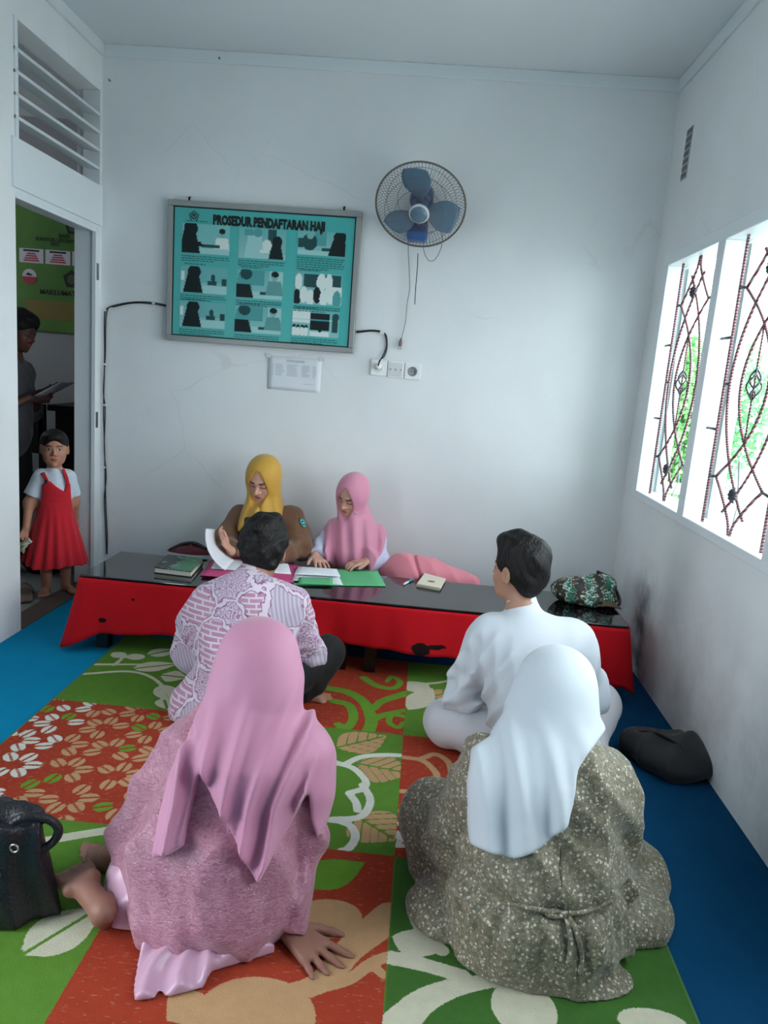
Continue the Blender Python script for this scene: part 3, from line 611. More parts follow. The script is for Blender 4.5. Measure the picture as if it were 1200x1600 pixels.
wire('strand', [np.array((0, -.045, .002)), np.array((.004, -.045, .034))] + [onY(*p, yw) - pc for p in ((601, 556), (605, 541), (603.5, 524), (597, 519.5), (580, 517.5), (557, 520))], .003, M_cable, None, parent=pg)
MB().obox(onY(597, 520, yw - .003) - pc, (.012, 0, 0), (0, .008, 0), (0, 0, .009)).build('cable_clip', M_white, pg, bevel=0.002)
# notice sheet taped to the wall
c0, c1 = onY(420, 555, YB), onY(500, 614, YB)
ns = thing('paper_notice', (c0[0], YB, c1[2]), 'thin white notice sheet taped to the wall under the poster', 'paper')
nw, nh = c1[0] - c0[0], c0[2] - c1[2]
sh = MB().grid(lambda a, b: (a * nw, -.002 - .003 * math.sin(3 * a + 2 * b) ** 2, b * nh), 10, 8).build('sheet', flat('thin_paper', '#dfe3e8', 0.7), ns, solid=0.0006)
m = MB(); r = np.random.default_rng(3)
for z in (.90, .86): m.box((nw * .34, -.0062, nh * z - .0016), (nw * .68, -.0058, nh * z + .0016))
for k in range(8):
    for x, l in ((.08, .03), (.14, .18), (.36, .22), (.64, .16), (.84, .08)):
        m.box((nw * x, -.0062, nh * (.76 - .045 * k) - .0012), (nw * (x + l * (.6 + .4 * r.random())), -.0058, nh * (.76 - .045 * k) + .0012))
m.box((nw * .68, -.0062, nh * .22), (nw * .86, -.0058, nh * .23)); m.build('printed_rows', flat('faint_ink', '#9fa6b1', 0.8), sh)['kind'] = 'stuff'
for x in (0, nw): MB().box((x - .014, -.0066, nh - .012), (x + .014, -.0062, nh + .012)).build('tape', flat('tape', '#d0d5d8', 0.3), ns)
# small vent slot and nails
vs = onX(1074, 240, XR)
vt = thing('wall_vent', (XR, vs[1], vs[2]), 'narrow dusty slot vent high on the window wall', 'vent')
MB().box((-.004, -.040, -.12), (.0, .040, .12)).build('vent_plate', flat('vent_grey', '#a5a8aa', 0.7), vt)
for k in range(7): MB().box((-.007, -.032, -.112 + .034 * k), (-.004, .032, -.092 + .034 * k)).build('vent_bar', flat('vent_dark', '#6a6d70', 0.7), vt)
for u_, v_, lb in ((173, 127, 'single nail in the wall near the ceiling by the door corner'), (344, 93, 'single nail under the ceiling trim above the poster')):
    tag(MB().lathe([(0, -.02), (.007, -.018), (.003, -.014), (.003, 0)], 8, onY(u_, v_, YB), (0, 1, 0)).build('wall_nail', M_steel), lb, 'nail')

# ------------------------------------------------------------------ wall fan
def wall_fan():
    c = onY(657, 322, 4.03); nrm = _n([-0.03, -math.cos(math.radians(42)), -math.sin(math.radians(42))])
    base = np.array([c[0] - .01, YB, 2.13])
    f = thing('wall_fan', base, 'wall fan with round wire guard and blue mount, right of the poster', 'fan'); c = c - base
    u = _n(np.cross(nrm, [0, 0, 1.0])); v = np.cross(u, nrm); v = v if v[2] > 0 else -v; R = .232
    pt = lambda r, a, h: c + u * r * math.cos(a) + v * r * math.sin(a) + nrm * h
    M_wire = flat('guard_wire', '#77706c', 0.45, metal=0.3); M_rim = flat('guard_rim', '#6d655f', 0.5)
    M_blade = flat('smoky_blade', '#5d7d96', 0.35); M_navy = flat('navy_plastic', '#1f3f78', 0.4); M_blue = flat('blue_plastic', '#1f63a8', 0.4)
    def guard(sgn, depth, r0):
        m = MB(); N = 76
        for k in range(N):
            a = 2 * math.pi * k / N
            m.tube([pt(r0 + (R - r0) * t, a + .10 * t * sgn, sgn * depth * math.sqrt(max(0, 1 - t ** 2.6)) if t < 1 else 0) for t in np.linspace(0, 1, 7)], .0011, 3, cap=False)
        for rr in (.42, .72): m.tube([pt(r0 + (R - r0) * rr, a, sgn * depth * math.sqrt(1 - rr ** 2.6)) for a in np.linspace(0, 2 * math.pi, 40, endpoint=False)], .0013, 4, closed=True)
        return m
    guard(1, .075, .045).build('front_guard', M_wire, f); guard(-1, .06, .05).build('rear_guard', M_wire, f)
    MB().tube([pt(R, a, 0) for a in np.linspace(0, 2 * math.pi, 64, endpoint=False)], .0052, 8, closed=True).build('guard_rim', M_rim, f)
    hub = MB(); hub.lathe([(.0, .083), (.032, .083), (.048, .080), (.054, .073), (.052, .066), (.0, .064)], 32, c, nrm); hb = hub.build('guard_badge', flat('pale_plastic', '#c9d1d6', 0.3), f)
    bd = MB()
    bd.lathe([(0, .0862), (.044, .0848), (.0445, .083)], 28, c, nrm); bd.build('badge_face', flat('slate_plastic', '#5e7486', 0.25), hb)
    for k in range(3):
        m = MB(); a0 = math.radians(80 + 120 * k)
        def B(s, t):
            r = .04 + (.165 - .0 * t) * s; wd = .30 + .62 * math.sin(math.pi * min(1, .18 + .72 * s)); a = a0 + (t - .5) * wd * 1.25
            return pt(r, a, .022 * (t - .5) * 2 + .006)
        m.grid(B, 10, 10).build('fan_blade', M_blade, f, solid=0.002)
    MB().lathe([(0, .03), (.03, .028), (.042, .02), (.042, -.02), (.0, -.02)], 24, c, nrm).build('blade_hub', M_navy, f)
    MB().lathe([(0, -.03), (.055, -.03), (.062, -.05), (.060, -.12), (.045, -.15), (0, -.155)], 24, c, nrm).build('motor_housing', M_navy, f)
    j = c - nrm * .10
    MB().tube([j, j + (0, .03, -.07), np.array([0, -.07, .05])], [.026, .024, .03], 12).build('neck', M_navy, f)
    bx = MB().box((-.055, -.10, -.02), (.055, -.001, .075)).build('wall_mount', M_blue, f, bevel=0.014)
    MB().box((-.050, -.105, .02), (.050, -.09, .13)).build('control_panel', M_navy, f, bevel=0.008)
    MB().lathe([(0, -.128), (.015, -.127), (.019, -.12), (.019, -.103)], 16, (0, 0, .092), (0, 1, 0)).build('speed_knob', flat('grey_knob', '#9aa3a8', 0.4), f)
    W_ = lambda p, y: onY(*p, y) - base
    M_cord = flat('grey_cord', '#8a8583', 0.5)
    wire('power_cord', [W_((638, 375), 4.2), W_((638, 395), 4.24), W_((639, 415), 4.25), W_((640, 450), 4.25), W_((636, 475), 4.25), W_((634, 500), 4.25), W_((629, 522), 4.25), W_((627, 530), 4.25)], .0024, M_cord, None, parent=f)
    pl = MB().tube([W_((627.2, 528), 4.25), W_((626, 535), 4.25), W_((625, 541), 4.25)], [.004, .010, .009], 8).build('plug', flat('pinkish_plug', '#84706e', 0.5), f)
    for d in (-1.3, 1.6): MB().tube([W_((625 + d, 541), 4.25), W_((624.4 + d, 546.5), 4.25)], .0022, 6).build('plug_pin', M_steel, pl)
    wire('pull_cord', [W_((653, 396), 4.19), W_((652, 420), 4.19), W_((649.5, 450), 4.19), W_((648, 476), 4.19)], .0026, M_cable, None, parent=f)
    wire('loop_cord', [W_((661, 378), 4.18), W_((663, 395), 4.2), (W_((670, 407), 4.2)), W_((680, 405), 4.2), W_((689, 388), 4.15), W_((691, 372), 4.1), W_((690, 360), 4.06)], .0024, M_cord, None, parent=f)
wall_fan()

# ------------------------------------------------------------------ beyond the doorway
def banner():
    y = BY1 - 0.012; tl, br = onY(16, 318, y), onY(150, 524, y); u, v, n = np.array([1., 0, 0]), np.array([0, 0, 1.]), np.array([0, -1., 0])
    o = np.array([tl[0] - .12, y, br[2] + 0.0]); Wd, Ht = 1.25, tl[2] - br[2] + .02
    b = thing('office_banner', o, 'green office banner with white panels on the far wall of the dim room', 'banner')
    t = NT('green_banner_print'); p = t.n('SeparateXYZ', {0: t.coord()}).outputs
    c = t.mix(t.step(t.noise(2.5, 3), .35, .7), srgb('#4c7d33'), srgb('#6c9a45')); t.set(col=c, rough=.5)
    sh = MB().box((0, -.002, 0), (Wd, .004, Ht)).build('banner_sheet', t.m, b)
    q = lambda U, V, d=0.0: onY(U, V, y - .003 - d) - o
    M_wp = flat('white_print', '#e4dfe8', .6); M_dk = flat('dark_green_print', '#16281a', .6); M_rp = flat('red_print', '#c23a4a', .6); M_or = flat('amber_print', '#a06a2c', .6)
    w = MB().obox((q(47, 470) + q(120, 492)) / 2 + (.12, 0, -.02), u * .34, n * .0004, v * .07).build('amber_patch', flat('amber_wash', '#8a7a3a', .6), sh)
    sz = .036
    text('banner_lettering', 'BAPA', sz, q(92, 371), u, v, M_dk, sh, bold=.001); text('banner_lettering', 'KANTOR URUSAN AGAMA', sz, q(56, 375.5), u, v, M_dk, sh, bold=.001); text('banner_lettering', 'KEC.', sz, q(79, 383.5), u, v, M_dk, sh, bold=.001)
    text('banner_lettering', 'MAKLUMAT PELAYANAN', .052, q(62, 459), u, v, M_dk, sh, bold=.001)
    for (a, b_, c_, d) in ((30, 386, 68, 413), (71, 389, 110, 416), (113, 392, 152, 419)):
        A, D = q(a, b_), q(c_, d); ctr = (A + D) / 2; hw, hh = (D[0] - A[0]) / 2, (A[2] - D[2]) / 2 * .92
        MB().obox(ctr, u * hw, n * .0006, v * hh).build('white_panel', M_wp, sh)
        m = MB().obox(ctr + (0, -.0012, hh * .72), u * hw * .66, n * .0003, v * hh * .13).build('panel_heading', M_dk, sh)
        m = MB()
        for k in range(4): m.obox(ctr + (0, -.0012, hh * (.3 - .32 * k)), u * hw * (.35 + .1 * k), n * .0003, v * hh * .10)
        m.build('panel_lines', M_rp, sh)
    c = q(46, 432); m = MB(); cr = [(.055 * math.cos(a), .055 * math.sin(a)) for a in np.linspace(0, 2 * math.pi, 28, endpoint=False)]
    m.poly(cr, c, u, v); m.cur = 1; m.poly([p_ for p_ in cr if p_[1] < .002], c + n * .0008, u, v); m.cur = 2
    m.poly([(-.03, .012), (-.01, .03), (.028, .012), (.012, .006), (-.012, .008)], c + n * .001, u, v); m.build('round_badge', [M_wp, M_rp, M_dk], sh)
    for U, V, r in ((113, 356, .055), (112, 437, .07)):
        c = q(U, V); m = MB(); m.poly([(r * math.sin(2 * math.pi * k / 5), r * math.cos(2 * math.pi * k / 5)) for k in range(5)], c, u, v); m.cur = 1
        m.poly([(r * .5 * math.cos(a), r * .5 * math.sin(a)) for a in np.linspace(0, 2 * math.pi, 16, endpoint=False)], c + n * .0008, u, v); m.build('banner_emblem', [M_dk, flat('olive_print', '#4f5b33', .6)], sh)
banner()
M_dwood = flat('dark_wood', '#1d1817', .6)
cab = thing('dark_cabinet', (-2.27, 4.95, 0), 'dark wooden stand at the right behind the red-dressed child', 'cabinet')
MB().box((-.16, -.2, .08), (.16, .2, .98)).build('body', M_dwood, cab, bevel=.004); MB().box((-.2, -.23, .98), (.18, .22, 1.02)).build('top', M_dwood, cab, bevel=.004)
for x in (-.078, .078): dr = MB().box((x - .07, -.212, .12), (x + .07, -.2, .94)).build('door', M_dwood, cab, bevel=.003); MB().box((x - .006, -.225, .5), (x + .006, -.212, .58)).build('handle', M_steel, dr)
for x in (-.13, .13):
    for y_ in (-.17, .17): MB().box((x - .02, y_ - .02, -.005), (x + .02, y_ + .02, .08)).build('leg', M_dwood, cab)
ch = thing('dark_chair', (-2.98, 5.05, -.005), 'dark chair in the dim room behind the door edge', 'chair')
MB().box((-.22, -.22, .43), (.22, .22, .48)).build('seat', M_dwood, ch, bevel=.006); MB().box((-.22, .18, .62), (.22, .215, .98)).build('backrest', M_dwood, ch, bevel=.006)
for x in (-.2, .2):
    for y_, z in ((-.2, .43), (.2, .98)): MB().box((x - .02, y_ - .02, 0), (x + .02, y_ + .02, z)).build('leg', M_dwood, ch)
sd = onZ(38, 932, 0)
sl = thing('beige_slipper', (sd[0], sd[1], -.005), 'beige slipper on the pale tiles behind the door edge', 'slipper', rz=.5)
MB().grid(lambda a, b: ((b - .5) * .085 * (1 - .25 * abs(2 * a - 1) ** 3), (a - .5) * .24, .012 + .004 * math.cos(6 * a)), 12, 6).build('sole', flat('beige_rubber', '#9a8878', .7), sl, solid=.016)
MB().grid(lambda a, b: ((b - .5) * .098, .03 + a * .06, .016 + .045 * math.sin(math.pi * b)), 5, 10).build('strap', flat('tan_strap', '#7d6a5c', .6), sl, solid=.004)
sb = thing('dark_sack', (-2.32, 4.42, -.005), 'dark sack slumped on the tiles behind the child', 'bag')
MB().lathe([(0, 0), (.11, .0), (.15, .06), (.14, .16), (.09, .26), (.04, .30), (.05, .34), (.0, .33)], 20).build('sack_body', flat('charcoal_cloth', '#1b1b1f', .9), sb)
MB().tube([(.042 * math.cos(a), .042 * math.sin(a), .30) for a in np.linspace(0, 2 * math.pi, 16, endpoint=False)], .006, 6, closed=True).build('tie_cord', M_blackp, sb)

# ------------------------------------------------------------------ things on the table
zt = TZ
def quad_sheet(name, px, z, mat, parent=None, thick=.0012, curl=0.0, off=np.zeros(3), nu=8):
    a, b, c, d = [onZ(*p, z)[:2] for p in px]        # corners in order
    def G(s, t):
        p = (a * (1 - s) + b * s) * (1 - t) + (d * (1 - s) + c * s) * t
        return (p[0] - off[0], p[1] - off[1], z - off[2] + curl * math.sin(math.pi * s) * math.sin(math.pi * t))
    return MB().grid(G, nu, nu).build(name, mat, parent, solid=thick)
M_pinkf = flat('pink_card', '#c9447e', .6); M_greenf = flat('green_card', '#58b57b', .6); M_paper = flat('white_paper', '#e2e4ea', .7)
pf = thing('pink_folder', onZ(390, 890, zt), 'open pink card folder with loose papers in front of the woman in gold', 'folder'); of = np.array(pf.location)
quad_sheet('folder_cover', ((312, 899), (478, 912), (474, 884), (336, 869)), zt + .003, M_pinkf, pf, .002, off=of)
quad_sheet('paper_sheet', ((330, 888), (455, 897), (450, 881), (338, 873)), zt + .007, M_paper, pf, .004, .003, off=of)
quad_sheet('folder_flap', ((314, 899), (388, 905), (392, 894), (320, 889)), zt + .012, M_pinkf, pf, .002, .004, off=of)
A_, B_ = onZ(352, 891, zt + .020), onZ(366, 875, zt + .020)
lp = thing('lifted_page', A_, 'white page lifted and curling in the hand of the woman in gold', 'paper')
def page(s, t):
    p = (A_ * (1 - t) + B_ * t) - A_; r = s * .19
    return (p[0] - .10 * math.sin(s * 1.7) - .02 * s, p[1] + .05 * s * s, p[2] + r * (.55 + .45 * s) * (.75 + .25 * (1 - t)))
MB().grid(page, 12, 6).build('page', M_paper, lp, solid=.001)
gf = thing('green_folder', onZ(530, 903, zt), 'open green card folder in front of the woman in the pink headscarf', 'folder'); of = np.array(gf.location)
quad_sheet('folder_cover', ((458, 914), (603, 916), (590, 892), (464, 886)), zt + .003, M_greenf, gf, .002, off=of)
pp = thing('document_sheaf', onZ(495, 898, zt), 'white printed documents lying on the green folder', 'papers'); of = np.array(pp.location)
quad_sheet('sheet', ((457, 907), (536, 914), (528, 897), (462, 893)), zt + .0065, M_paper, pp, .0015, off=of)
top_s = quad_sheet('sheet', ((460, 897), (532, 901), (526, 889), (466, 885)), zt + .016, M_paper, pp, .0015, .012, off=of)
quad_sheet('form_flap', ((466, 912), (520, 914), (520, 903), (467, 902)), zt + .011, M_greenf, pp, .001, off=of)
m = MB()
for k in range(5):
    a = onZ(470 + k, 904 - 1.4 * k + .6, zt + .0095); b = onZ(520 - 3 * (k % 2), 908 - 1.4 * k, zt + .0095); m.tube([a - of, b - of], .0006, 4)
m.build('printed_lines', flat('grey_ink', '#8c90a0', .8), pp)
bk = thing('hardback_book', onZ(278, 884, zt), 'thick dark hardback book with green zigzag cover at the table end', 'book'); of = np.array(bk.location)
c0, c1, c2, c3 = [onZ(*p, zt + .03)[:2] for p in ((241, 886), (299, 893), (318, 872), (262, 866))]
def prism(z0, z1, g=0.0):
    cc = (c0 + c1 + c2 + c3) / 4; q = [np.append((p + (cc - p) * g) - of[:2], 0) for p in (c0, c1, c2, c3)]
    return [p + (0, 0, z0 - of[2]) for p in q] + [p + (0, 0, z1 - of[2]) for p in q]
BOXF = [(3, 2, 1, 0), (4, 5, 6, 7), (0, 1, 5, 4), (1, 2, 6, 5), (2, 3, 7, 6), (3, 0, 4, 7)]
t = NT('zigzag_cover'); co = t.coord(); p = t.n('SeparateXYZ', {0: co}).outputs
zz = t.math('SINE', t.math('ADD', t.math('MULTIPLY', t.math('PINGPONG', t.math('MULTIPLY', p['X'], 1.0), .018), 420.0), t.math('MULTIPLY', p['Y'], 420.0)))
msk = t.math('MULTIPLY', t.step(zz, 0.1, .3), t.step(p['X'], .01, .03)); t.set(col=t.mix(msk, t.mix(t.step(t.noise(28, 2), .6, .66), srgb('#131a1d'), srgb('#7f9a98')), srgb('#3fa46c')), rough=.35)
MB().add(prism(zt + .026, zt + .030), BOXF).build('cover', t.m, bk); MB().add(prism(zt + .0008, zt + .004), BOXF).build('cover', M_black, bk); MB().add(prism(zt + .004, zt + .026, .03), BOXF).build('page_block', flat('cream_pages', '#d8d3c4', .8), bk)
cp = onZ(300, 862, zt)
dc = thing('maroon_pouch', (cp[0], cp[1] - .02, zt), 'maroon and black cloth pouch behind the dark book', 'pouch')
def pouch(a, b):
    r = math.sin(math.pi * b) ** .6; an = 2 * math.pi * a; return (.115 * r * math.cos(an), .06 * r * math.sin(an), .004 + .045 * (1 - b) ** .8 * (1 + .2 * math.sin(3 * an)) if b > .02 else .05)
MB().grid(lambda a, b: (.13 * (1 - b) * math.cos(2 * math.pi * a), .055 * (1 - b) * math.sin(2 * math.pi * a), .002 + .042 * (b ** .6) * (1 + .25 * math.sin(6 * math.pi * a) * b)), 24, 8).build('pouch_body', cloth('maroon_cloth', '#5c1526'), dc)
MB().tube(spline([(-.11, -.02, .01), (-.05, -.01, .045), (.02, 0, .055), (.09, -.01, .03)], 12), .008, 6).build('strap', M_black, dc)
def booklet():
    q = [(650, 916), (687, 923), (695, 908), (662, 899)]
    t = thing('passport_booklets', onZ(672, 912, zt), 'small stack of cream booklets with a brown oval crest', 'booklet'); of = np.array(t.location)
    for k in range(2):
        z = zt + .001 + .008 * k; c = [onZ(a + 1.5 * k, b - 2 * k, z) for a, b in q]; m = MB(); d = np.array([0, 0, .0065])
        m.add([p - of for p in c] + [p + d - of for p in c], BOXF).build('booklet', flat('cream_cover', '#d9d2bd', .6), t)
    c = onZ(674, 908.5, zt + .0165) - of; MB().poly([(.020 * math.cos(a), .013 * math.sin(a)) for a in np.linspace(0, 2 * math.pi, 20, endpoint=False)], c + (0, 0, .0003), (1, 0, 0), (0, 1, 0)).build('oval_crest', flat('brown_print', '#8a4b33', .6), t)
booklet()
a, b = onZ(631, 913, zt + .006), onZ(645, 905, zt + .006)
pn = thing('ballpoint_pen', a, 'teal and white ballpoint pen on the black table top', 'pen')
MB().tube([(0, 0, 0), (b - a) * .5], .0055, 8).build('barrel', flat('white_pen', '#dfe6e8', .3), pn); MB().tube([(b - a) * .5, (b - a)], .0058, 8).build('cap', flat('teal_pen', '#2f8fa0', .3), pn); MB().tube([(b - a) * .6 + (0, 0, .007), (b - a) * .95 + (0, 0, .008)], .0018, 5).build('clip', M_steel, pn)

# ------------------------------------------------------------------ implicit-surface modelling for bodies and cloth
V3 = lambda *a: np.array(a, float)
def cap(a, b, ra, rb=None):
    a, b = V3(*a), V3(*b); rb = ra if rb is None else rb; ab = b - a; L2 = float(ab @ ab) + 1e-9
    def f(P):
        q = P - a; t = np.clip(q @ ab / L2, 0, 1); q = q - t[:, None] * ab
        return np.sqrt(np.einsum('ij,ij->i', q, q)) - (ra + (rb - ra) * t)
    return f
def ecap(a, b, ra, rb, dep, sq):
    """tapered capsule squashed along the direction dep by the factor sq"""
    a, b, dep = V3(*a), V3(*b), _n(dep); S = np.eye(3) + np.outer(dep, dep) * (sq - 1); g = cap(a @ S, b @ S, ra, rb)
    return lambda P: g(P @ S) / sq ** 0.6
def ell(c, r, R=None):
    c, r = V3(*c), V3(*r)
    def f(P):
        q = P - c
        if R is not None: q = q @ R.T
        k0 = np.sqrt((((q / r)) ** 2).sum(1)) + 1e-9; k1 = np.sqrt(((q / (r * r)) ** 2).sum(1)) + 1e-9
        return k0 * (k0 - 1) / k1
    return f
def smin(a, b, k):
    h = np.clip(0.5 + 0.5 * (b - a) / k, 0, 1); return b * (1 - h) + a * h - k * h * (1 - h)
def U(k, *fs):
    def f(P):
        d = fs[0](P)
        for g in fs[1:]: d = smin(d, g(P), k)
        return d
    return f
def SUB(k, f, g): return lambda P: -smin(-f(P), g(P), k)
def INT(k, f, g): return lambda P: -smin(-f(P), -g(P), k)
def OFF(f, r): return lambda P: f(P) - r
def DISP(f, fn): return lambda P: f(P) - fn(P)
def HALF(p, n):
    p, n = V3(*p), _n(n); return lambda P: (P - p) @ n       # negative side kept
def BOUND(f, c, r):
    c = V3(*c)
    def g(P):
        d = np.linalg.norm(P - c, axis=1) - r; m = d < 0.06; out = d
        if m.any(): out = d.copy(); out[m] = f(P[m])
        return out
    return g
def chain(pts, rs, k=0.012):
    return U(k, *[cap(pts[i], pts[i + 1], rs[i], rs[i + 1]) for i in range(len(pts) - 1)]) if len(pts) > 2 else cap(pts[0], pts[1], rs[0], rs[1])
def poly2(pts, ax=(0, 2)):
    """signed distance to a polygon in the plane of two world axes, extruded along the third"""
    pts = np.asarray(pts, float)
    def f(P):
        x = P[:, list(ax)]; d = np.full(len(x), 1e9); s = np.ones(len(x))
        for i in range(len(pts)):
            a, b = pts[i], pts[i - 1]; e = b - a; w = x - a; t = np.clip(w @ e / (e @ e + 1e-12), 0, 1); q = w - t[:, None] * e; d = np.minimum(d, (q * q).sum(1))
            c1, c2, c3 = x[:, 1] >= a[1], x[:, 1] < b[1], e[0] * w[:, 1] > e[1] * w[:, 0]
            fl = (c1 & c2 & c3) | (~c1 & ~c2 & ~c3); s = np.where(fl, -s, s)
        return s * np.sqrt(d)
    return f
def wrinkle(freq, amp, seed=0, aniso=(1, 1, 1)):
    r = np.random.default_rng(seed); K = r.normal(size=(5, 3)) * freq * np.asarray(aniso); ph = r.random(5) * 6.28
    def f(P):
        w = P + 0.25 / freq * np.sin(P[:, [1, 2, 0]] * freq * 1.3 + ph[:3])
        return amp * (np.sin(w @ K[0] + ph[0]) + .8 * np.sin(w @ K[1] + ph[1]) + .6 * np.sin(w @ K[2] * 1.7 + ph[2]) + .4 * np.sin(w @ K[3] * 2.3 + ph[3])) / 2.0
    return f
def crease(freq, amp, seed=0, aniso=(1, 1, 1)):
    """sharper ridged folds"""
    r = np.random.default_rng(seed); K = r.normal(size=(3, 3)); K = K / np.linalg.norm(K, axis=1)[:, None] * freq * np.asarray(aniso); ph = r.random(6) * 6.28
    def f(P):
        w = P + .8 / freq * np.sin(P[:, [1, 2, 0]] * freq * .45 + ph[:3]); out = 0
        for i, a in enumerate((1, .7, .5)): out = out + a * (.92 - np.abs(np.sin(w @ K[i] * (1 + .35 * i) + ph[3 + i]))) * (.5 + .5 * np.sin(P @ K[i - 1] * .21 + ph[i]))
        return amp * out
    return f
def surface(f, lo, hi, h, slack=0.012):
    """sparse sampling plus surface nets; returns vertices and quads"""
    lo, hi = V3(*lo), V3(*hi); B1, B2 = 16, 4; nb = np.ceil((hi - lo) / (h * B1)).astype(int); n = nb * B1 + 1; r3 = lambda a, k: np.repeat(np.repeat(np.repeat(a, k, 0), k, 1), k, 2)
    ctr = lambda m, B: lo + (np.argwhere(m) + .5) * B * h
    d1 = f(ctr(np.ones(nb, bool), B1)).reshape(nb); a1 = np.abs(d1) < B1 * h * .87 * 1.15 + slack
    m2 = r3(a1, B1 // B2); d2 = r3(d1, B1 // B2); d2[m2] = f(ctr(m2, B2)); a2 = m2 & (np.abs(d2) < B2 * h * .87 * 1.5 + .007)
    D = np.ones(n, np.float32); D[:-1, :-1, :-1] = r3(d2, B2); D[-1], D[:, -1], D[:, :, -1] = 1, 1, 1
    m = np.zeros(n, bool); ra = r3(a2, B2)
    for i in (0, 1):
        for j in (0, 1):
            for k in (0, 1): m[i:n[0] - 1 + i, j:n[1] - 1 + j, k:n[2] - 1 + k] |= ra
    ix = np.argwhere(m); D[m] = f(lo + ix * h)
    ins = D < 0; cell = np.zeros(n - 1, np.int8)
    for i in (0, 1):
        for j in (0, 1):
            for k in (0, 1): cell += ins[i:n[0] - 1 + i, j:n[1] - 1 + j, k:n[2] - 1 + k]
    ci = np.argwhere((cell > 0) & (cell < 8)); idm = np.full(n - 1, -1, np.int32); idm[tuple(ci.T)] = np.arange(len(ci))
    acc = np.zeros((len(ci), 3)); cnt = np.zeros(len(ci)); cor = np.array([[i, j, k] for i in (0, 1) for j in (0, 1) for k in (0, 1)])
    dv = np.stack([D[tuple((ci + c).T)] for c in cor], 1)
    for a in range(8):
        for b in range(a + 1, 8):
            if np.abs(cor[a] - cor[b]).sum() != 1: continue
            s = (dv[:, a] < 0) != (dv[:, b] < 0); t = dv[s, a] / (dv[s, a] - dv[s, b]); acc[s] += cor[a] + t[:, None] * (cor[b] - cor[a]); cnt[s] += 1
    V = lo + (ci + acc / cnt[:, None]) * h; Q = []
    for ax in range(3):
        o1, o2 = [(1, 2), (2, 0), (0, 1)][ax]; sl0 = [slice(None)] * 3; sl1 = [slice(None)] * 3; sl0[ax] = slice(0, -1); sl1[ax] = slice(1, None)
        e = np.argwhere(ins[tuple(sl0)] != ins[tuple(sl1)]); e = e[(e[:, o1] > 0) & (e[:, o2] > 0) & (e[:, o1] < n[o1] - 1) & (e[:, o2] < n[o2] - 1)]
        flip = ins[tuple(e.T)]; d1, d2 = np.zeros(3, int), np.zeros(3, int); d1[o1] = 1; d2[o2] = 1
        q = np.stack([idm[tuple((e - d1 - d2).T)], idm[tuple((e - d2).T)], idm[tuple(e.T)], idm[tuple((e - d1).T)]], 1)
        q[~flip] = q[~flip][:, ::-1]; Q.append(q)
    Q = np.concatenate(Q); Q = Q[(Q >= 0).all(1)]
    return V, Q
def relax(V, Q, it=1, lam=0.5):
    for _ in range(it):
        acc = np.zeros_like(V); c = np.zeros(len(V))
        for i in range(4):
            a, b = Q[:, i], Q[:, (i + 1) % 4]; np.add.at(acc, a, V[b]); np.add.at(acc, b, V[a]); np.add.at(c, a, 1); np.add.at(c, b, 1)
        V = V + lam * (acc / np.maximum(c, 1)[:, None] - V)
    return V
def skin_mesh(name, f, lo, hi, h, mat, parent, cols=None, it=1, attrs=None):
    V, Q = surface(f, lo, hi, h); V = relax(V, Q, it); V[:, 2] = np.maximum(V[:, 2], -0.2)
    off = np.array(parent.location) if parent.parent is None else np.array(parent.parent.location)
    return np_mesh(name, V - off, Q, mat, parent, cols=cols(V) if cols else None, attrs=attrs(V) if attrs else None)

# ------------------------------------------------------------------ anatomy
def frame(f, u):
    f = _n(f); u = V3(*u); r = _n(np.cross(f, u)); u = np.cross(r, f); return np.stack([r, f, u])
def head_fn(c, f, u, s=1.0, child=False, ears=True):
    c = V3(*c); R = frame(f, u)
    parts = [ell((0, -.014, .032), (.076, .094, .083)), ell((0, .022, -.028), (.062, .066, .085)), ell((0, .040, -.072), (.046, .044, .040))]
    if child: parts = [ell((0, -.012, .030), (.084, .096, .086)), ell((0, .022, -.028), (.070, .064, .078)), ell((0, .036, -.064), (.052, .044, .038))]
    base = U(.03, *parts)
    fz = .6 if child else 1.0
    feats = U(.012, base, ell((-.034, .056, -.030), (.026, .026, .024)), ell((.034, .056, -.030), (.026, .026, .024)), cap((-.026, .080, .022), (.026, .080, .022), .010), ell((0, .070 + .004 * fz, -.096), (.020, .017, .015)))
    nose = U(.007, cap((0, .086, .006), (0, .101 + .006 * fz, -.024), .0065, .0095), ell((-.0115, .092, -.029), (.0085, .010, .007)), ell((.0115, .092, -.029), (.0085, .010, .007)))
    sock = U(.004, ell((-.031, .096, .006), (.017, .014, .0105)), ell((.031, .096, .006), (.017, .014, .0105)))
    eyes = U(.002, ell((-.031, .0715, .005), (.0145, .0135, .012)), ell((.031, .0715, .005), (.0145, .0135, .012)))
    lips = U(.003, ell((0, .086, -.0530), (.021, .0095, .0050)), ell((0, .084, -.0625), (.018, .010, .0060)))
    g = U(.010, feats, nose); g = SUB(.010, g, sock); g = U(.005, g, eyes, lips)
    g = SUB(.003, g, cap((-.019, .0945, -.0575), (.019, .0945, -.0575), .0016))
    g = SUB(.003, g, U(.001, ell((-.006, .101, -.0345), (.004, .006, .003)), ell((.006, .101, -.0345), (.004, .006, .003))))
    if ears:
        for q in (-1, 1):
            ear = SUB(.005, ell((q * .080, -.004, -.004), (.011, .020, .032)), ell((q * .090, .000, .0), (.008, .011, .019))); g = U(.006, g, ear)
    def fn(P): return g((P - c) @ R.T / s) * s
    return BOUND(fn, c, .15 * s)
def head_local(P, c, f, u, s): return (P - V3(*c)) @ frame(f, u).T / s
